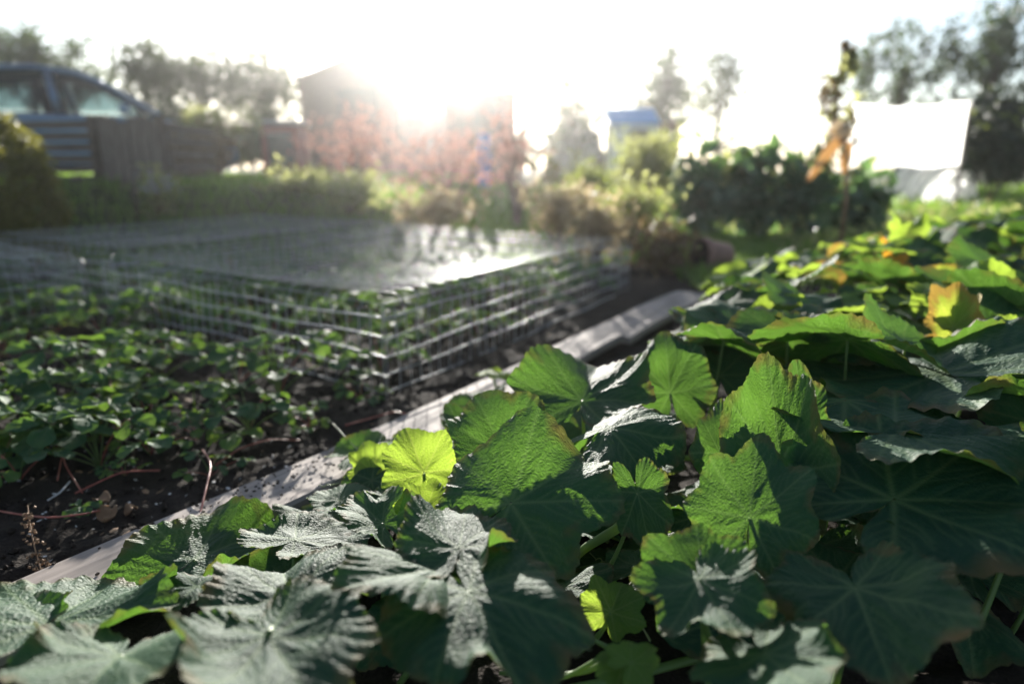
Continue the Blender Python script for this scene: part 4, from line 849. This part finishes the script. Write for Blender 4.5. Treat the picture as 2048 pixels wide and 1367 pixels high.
for s in (-1, 1):
    pts = np.array([(x, s * (.84 - .26 * (z - .95) / .54), z) for x, z in roofp]); b.tube(pts, .045, 8)
    for x0, x1 in ((-.02, -.06), (-1.12, -1.2)): b.tube(np.array([(x0 + .05, s * .83, .95), (x1, s * .62, 1.44)]), .05, 8)
b.obj('pillars', M['paint'], car, smooth=True)
b = MB(); rp = roofp[2:5]; n = len(rp); v = []
for x, z in [(-1.35, 1.345), (-.9, 1.46), (-.2, 1.50), (.25, 1.455), (.5, 1.36)]:
    for y in np.linspace(-.6, .6, 7): v.append((x, y, z + .03 * (1 - (y / .6) ** 2)))
b.add(v, [(i * 7 + j, i * 7 + j + 1, i * 7 + j + 8, i * 7 + j + 7) for i in range(4) for j in range(6)]); o = b.obj('roof', M['paint'], car, smooth=True); q = o.modifiers.new('thick', 'SOLIDIFY'); q.thickness = .03
def pane(name, vs):
    b = MB(); b.add(vs, [tuple(range(len(vs)))]); o = b.obj(name, M['glass'], car); q = o.modifiers.new('thick', 'SOLIDIFY'); q.thickness = .004; return o
for s in (-1, 1):
    y = lambda z: s * (.845 - .26 * (z - .95) / .54)
    pane('door_window', [(x, y(z), z) for x, z in ((.06, .97), (.03, 1.42), (.25, 1.40), (.58, 1.26), (1.02, .96))]); pane('door_window', [(x, y(z), z) for x, z in ((-.03, .97), (-.08, 1.43), (-.9, 1.41), (-1.1, 1.36), (-1.1, .97))]); pane('quarter_window', [(x, y(z), z) for x, z in ((-1.18, .98), (-1.2, 1.36), (-1.34, 1.30), (-1.66, .98))])
    b = MB(); b.box((.78, s * .93, 1.0), (.12, .2, .13)); o = bevel(b.obj('wing_mirror', M['paint'], car), .03, 3)
    b2 = MB(); b2.box((.717, s * .94, 1.0), (.004, .15, .10)); b2.obj('mirror_glass', M['clip'], o)
    for hx in (.55, -.45): b = MB(); b.box((hx - .25, s * .872, .83), (.2, .025, .03)); b.obj('door_handle', M['paint'], car)
    for x in (-1.3, 1.3):
        b = MB(); a = np.arange(25) * 2 * math.pi / 24; b.tube(np.stack([x + .26 * np.cos(a), 0 * a + s * .8, .31 + .26 * np.sin(a)], 1), .07, 8, cap=False); o = b.obj('wheel', M['rubber'], car, smooth=True)
        b = MB(); b.tube(np.array([(x, s * .77, .31), (x, s * .85, .31)]), .2, 20); b.obj('rim', M['alloy'], o)
    b = MB(); b.box((1.98, s * .6, .66), (.2, .35, .14), rz=-s * .25); bevel(b.obj('headlight', M['clip'], car), .03)
    b = MB(); b.box((-2.0, s * .7, .82), (.14, .24, .2)); b.obj('tail_light', plain('red lamp', (.3, .01, .01), (.35, .02, .02), 4, .2), car)
pane('windscreen', [(.64, .6, 1.30), (.64, -.6, 1.30), (1.12, -.8, .95), (1.12, .8, .95)]); pane('rear_window', [(-1.38, .62, 1.33), (-1.38, -.62, 1.33), (-1.76, -.8, .99), (-1.76, .8, .99)])
for s in (-.38, .38): b = MB(); b.box((-.1, s, 1.0), (.16, .44, .5), ry=-.2); b.box((-.2, s, 1.28), (.1, .22, .15)); bevel(b.obj('seat', M['seat'], car), .04)
# ------------------------------------------------------------------ compost bays in front of the car
M['oldwood'] = plain('old grey timber', (.065, .05, .04), (.12, .095, .078), 6, .9, stretch=(1, 1, 8), bump=.3)
M['palewood'] = plain('greyed split stakes', (.11, .085, .068), (.18, .145, .12), 8, .9, stretch=(8, 8, 1), bump=.3)
def bay(label, x0, x1, pyt, Y, vertical, m):
    a = Py(x0, pyt, Y); c = Py(x1, pyt, Y); z0 = float(T(np.array((a[0] + c[0]) / 2), np.array(Y))) - .03; w_ = c[0] - a[0]; h = a[2] - z0
    root = thing('compost_bay', label, 'compost bay', (a[0], Y, z0), 0, 'timber compost bays')
    b = MB()
    if vertical:
        n = int(w_ / .075); 
        for i in range(n): b.box(((i + .5) * w_ / n, random.uniform(-.006, .006), h / 2 + random.uniform(-.02, .02)), (w_ / n * .9, .02, h), ry=random.gauss(0, .012))
    else:
        n = 6
        for i in range(n): b.box((w_ / 2, random.uniform(-.006, .006), (i + .5) * h / n), (w_, .025, h / n * .72), ry=random.gauss(0, .008))
    b.obj('front_slats', m, root)
    for x in (.03, w_ - .03): b = MB(); b.box((x, .05, h / 2 + .02), (.07, .07, h + .04)); b.obj('post', M['oldwood'], root)
    for x in (.0, w_):
        b = MB()
        for i in range(5): b.box((x, .55, (i + .5) * h / 5), (.02, .9, h / 5 * .75))
        b.obj('side_slats', M['oldwood'], root)
    return root
bay('dark slatted timber compost bay below the car doors', -130, 185, 240, 5.9, False, M['oldwood']); bay('grey upright boarded compost bay below the car bonnet', 192, 318, 240, 5.75, True, M['palewood'])
# brush heap
root = shrub('brush_heap', 'heap of brown dead brush beyond the compost bays', 'brush heap', 400, 250, 345, 8.2, 190, 40, 60, F['brown'], .07, .09, stems=30, shell=.3)
shrub('tall_weed', 'pale straw grasses on top of the brush heap', 'weeds', 420, 215, 280, 8.8, 180, 26, 40, F['weed'], .06, .06, WG, stems=12, z0=.4)
# bin with red frame
M['redp'] = plain('faded red paint', (.20, .035, .03), (.26, .06, .05), 10, .6); M['dark'] = plain('dark panel', (.03, .035, .037), (.045, .05, .052), 10, .6); M['lid'] = plain('grey lid', (.20, .21, .22), (.26, .27, .28), 10, .5)
pa = Py(518, 250, 9); pb_ = Py(597, 250, 9); z0 = float(T(np.array(pa[0]), np.array(9.))) - .02; w_ = pb_[0] - pa[0]; h = pa[2] - z0
bn = thing('storage_bin', 'faded red bin with a dark front panel and grey lid by the brown shed', 'bin', ((pa[0] + pb_[0]) / 2, 9.2, z0))
b = MB()
for s in (-1, 1): b.box((s * (w_ / 2 - .04), 0, h / 2), (.08, .4, h))
b.box((0, 0, h - .05), (w_ - .16, .4, .10)); b.box((0, 0, .06), (w_ - .16, .4, .12)); bevel(b.obj('frame', M['redp'], bn), .01)
b = MB(); b.box((0, -.17, h / 2 + .005), (w_ - .162, .03, h - .222)); b.obj('front_panel', M['dark'], bn)
b = MB(); b.box((0, -.02, h + .03), (w_ + .06, .48, .05)); bevel(b.obj('lid', M['lid'], bn), .015)
# ------------------------------------------------------------------ sheds
M['shed'] = plain('brown shed boards', (.13, .075, .055), (.19, .115, .085), 5, .85, stretch=(1, 1, 6)); M['felt'] = plain('roofing felt', (.045, .045, .047), (.07, .07, .072), 9, .95)
def shed(name, label, x0, x1, pye, pyr, Y, dep, wallm, roofm, grp=None, gable=True, door=True):
    a = Py(x0, pye, Y); c = Py(x1, pye, Y); r = Py((x0 + x1) / 2, pyr, Y); z0 = float(T(np.array((a[0] + c[0]) / 2), np.array(Y))) - .05; w_ = c[0] - a[0]; he = a[2] - z0; hr = r[2] - z0
    root = thing(name, label, 'shed', ((a[0] + c[0]) / 2, Y, z0), 0, grp); b = MB()
    if gable: prof = [(-w_ / 2, 0), (w_ / 2, 0), (w_ / 2, he), (0, hr), (-w_ / 2, he)]
    else: prof = [(-w_ / 2, 0), (w_ / 2, 0), (w_ / 2, he), (-w_ / 2, he)]
    b.prism(prof, 0, dep)
    for i in range(int(he / .14)): b.box((0, -.006, .07 + i * .14), (w_ + .02, .016, .125), rx=.05)
    b.obj('wall', wallm, root); b = MB()
    if gable:
        for s in (-1, 1):
            L_ = math.hypot(w_ / 2 + .1, hr - he); an = math.atan2(hr - he, w_ / 2); b.box((s * (w_ / 4 + .02), dep / 2, (he + hr) / 2 + .03), (L_ + .04, dep + .2, .03), ry=s * an)
    else: b.box((0, dep / 2, (he + hr) / 2 + .03), (w_ + .12, math.hypot(dep + .12, hr - he), .035), rx=math.atan2(hr - he, dep))
    b.obj('roof', roofm, root)
    if door: b = MB(); b.box((w_ * .12, -.025, he * .46), (w_ * .42, .03, he * .9)); o = b.obj('door', M['oldwood'], root); b = MB(); b.box((w_ * .27, -.05, he * .46), (.04, .03, .1)); b.obj('handle', M['lid'], o)
    return root
shed('garden_shed', 'tall brown gabled shed left of the sun glare', 597, 782, 160, 122, 18, 2.2, M['shed'], M['felt'], 'sheds')
shed('garden_shed', 'lower brown shed under the sun glare with a flat roof', 885, 1032, 186, 178, 18, 1.8, M['shed'], M['felt'], 'sheds', gable=False)
M['blueroof'] = plain('blue sheet roof', (.10, .33, .62), (.13, .37, .68), 3, .5); M['whitewall'] = plain('white painted boards', (.6, .6, .58), (.7, .7, .68), 5, .8)
shed('garden_shed', 'low grey lean to between the two brown sheds', 785, 880, 222, 205, 19, 1.6, M['oldwood'], M['felt'], 'sheds', gable=False)
shed('garden_hut', 'small white hut with a blue sheet roof in the distance', 1222, 1314, 247, 217, 17, .8, M['whitewall'], M['blueroof'], gable=False, door=True)
shed('garden_shed', 'small rusty brown shed right of the blue roofed hut', 1322, 1362, 250, 240, 27, 1.6, plain('rusty boards', (.20, .09, .05), (.26, .13, .08), 5, .85), M['felt'], 'sheds')
M['ghglass'] = translucent('milky greenhouse panes', (.6, .62, .62), (.75, .78, .78), .5, .25)
shed('greenhouse', 'pale milky greenhouse left of the blue roofed hut', 1095, 1200, 268, 243, 24, 2.4, M['ghglass'], M['ghglass'], door=False)
b = MB(); u = np.linspace(0, math.pi, 14); prof = [(math.cos(t) * 1.1, math.sin(t) * .42) for t in u]; b.prism(prof, 0, 1.2); o = b.obj('soil_heap', M['darkin'], smooth=True); q = Py(1240, 300, 20); o.location = (q[0], 20, float(T(q[0], np.array(20.))) + .35); o.location.z = .05; o.scale = (1, 1, 2.4); tag(o, 'long brown soil heap below the blue roofed hut', 'soil heap')
# blue barrel
q = Py(968, 300, 14); M['bluep'] = plain('blue plastic', (.03, .09, .36), (.04, .11, .42), 4, .4); z0 = float(T(np.array(q[0]), np.array(14.))) - .02
b = MB(); zt = Py(968, 268, 14)[2] - z0; pr = [(.001, 0), (.12, 0), (.135, .04), (.14, zt * .33), (.132, zt * .35), (.14, zt * .37), (.14, zt * .66), (.132, zt * .68), (.14, zt * .7), (.132, zt - .04), (.11, zt), (.001, zt)]; v, f = lathe(pr, 24); b.add(v[:, [1, 2, 0]], f); o = b.obj('water_barrel', M['bluep'], smooth=True); o.location = (q[0], 14, z0); tag(o, 'blue plastic water barrel in front of the lower brown shed', 'barrel')
# ------------------------------------------------------------------ white sheet and mini tunnel
M['sheet'] = translucent('white fleece', (.82, .82, .80), (.95, .95, .93), .75, .8)
a = Py(1702, 208, 8.5); c = Py(1922, 332, 8.5); sh = thing('windbreak_sheet', 'large bright white sheet stretched between two thin posts', 'sheet', (a[0], 8.5, -.02)); w_ = c[0] - a[0]; zt = a[2] + .02; zb = c[2] + .02
b = MB(); nx, nz = 34, 18; X, Z = np.meshgrid(np.linspace(0, w_, nx), np.linspace(0, 1, nz)); zz = zb + .015 * np.sin(X * 4.3 + .6) + .008 * np.sin(X * 11) + Z * (zt - zb - .03 * np.sin(X * 4) - .015 * np.sin(X / w_ * math.pi)); yy = .03 * np.sin(X * 6 + Z * 2) + .02 * np.sin(X * 15)
b.add(np.stack([X, yy, zz], -1).reshape(-1, 3), [(i * nx + j, i * nx + j + 1, (i + 1) * nx + j + 1, (i + 1) * nx + j) for i in range(nz - 1) for j in range(nx - 1)]); b.obj('cloth', M['sheet'], sh, smooth=True)
for x in (0, w_): b = MB(); b.tube(np.array([[x, .0, -.1], [x, .0, zt]]), .022, 8); b.obj('post', M['palewood'], sh)
q = Py(1893, 380, 11.0); tn = thing('cloche_tunnel', 'low white hooped tunnel cloche below the white sheet', 'cloche', (q[0], 11.0, float(T(q[0], np.array(11.0))) - .02)); rw = 62 / FPX * 11.0; hh = Py(1893, 318, 11.0)[2] - tn.location.z
b = MB(); n = 17; u = np.linspace(0, math.pi, n); v = []
for k, y in enumerate(np.linspace(0, .9, 9)):
    for t in u: v.append((rw * math.cos(t), y, hh * math.sin(t) * (1 - .03 * (k % 2)) + .0))
fc = [(k * n + j, k * n + j + 1, (k + 1) * n + j + 1, (k + 1) * n + j) for k in range(8) for j in range(n - 1)]
b.add(v, fc); b.add([(rw * math.cos(t), -.001, hh * math.sin(t)) for t in u], [tuple(range(n))]); b.obj('cover', M['sheet'], tn, smooth=False)
for y in (0, .45, .9): b = MB(); b.tube(np.array([(rw * 1.01 * math.cos(t), y, hh * 1.015 * math.sin(t)) for t in u]), .008, 6); b.obj('hoop', M['dark'], tn, smooth=True)
# ------------------------------------------------------------------ haze volume added to make the sun's glow and veiling glare
hm = bpy.data.materials.new('haze'); hm.use_nodes = True; N = hm.node_tree.nodes; L = hm.node_tree.links
N.remove(N['Principled BSDF']); pv = N.new('ShaderNodeVolumePrincipled'); pv.inputs['Color'].default_value = (.97, .96, .95, 1); pv.inputs['Density'].default_value = .0016; pv.inputs['Anisotropy'].default_value = .83
L.new(pv.outputs[0], N['Material Output'].inputs['Volume'])
b = MB(); b.box((0, 4, 3.85), (366, 366, 10.5)); o = b.obj('haze', hm); o['kind'] = 'stuff'
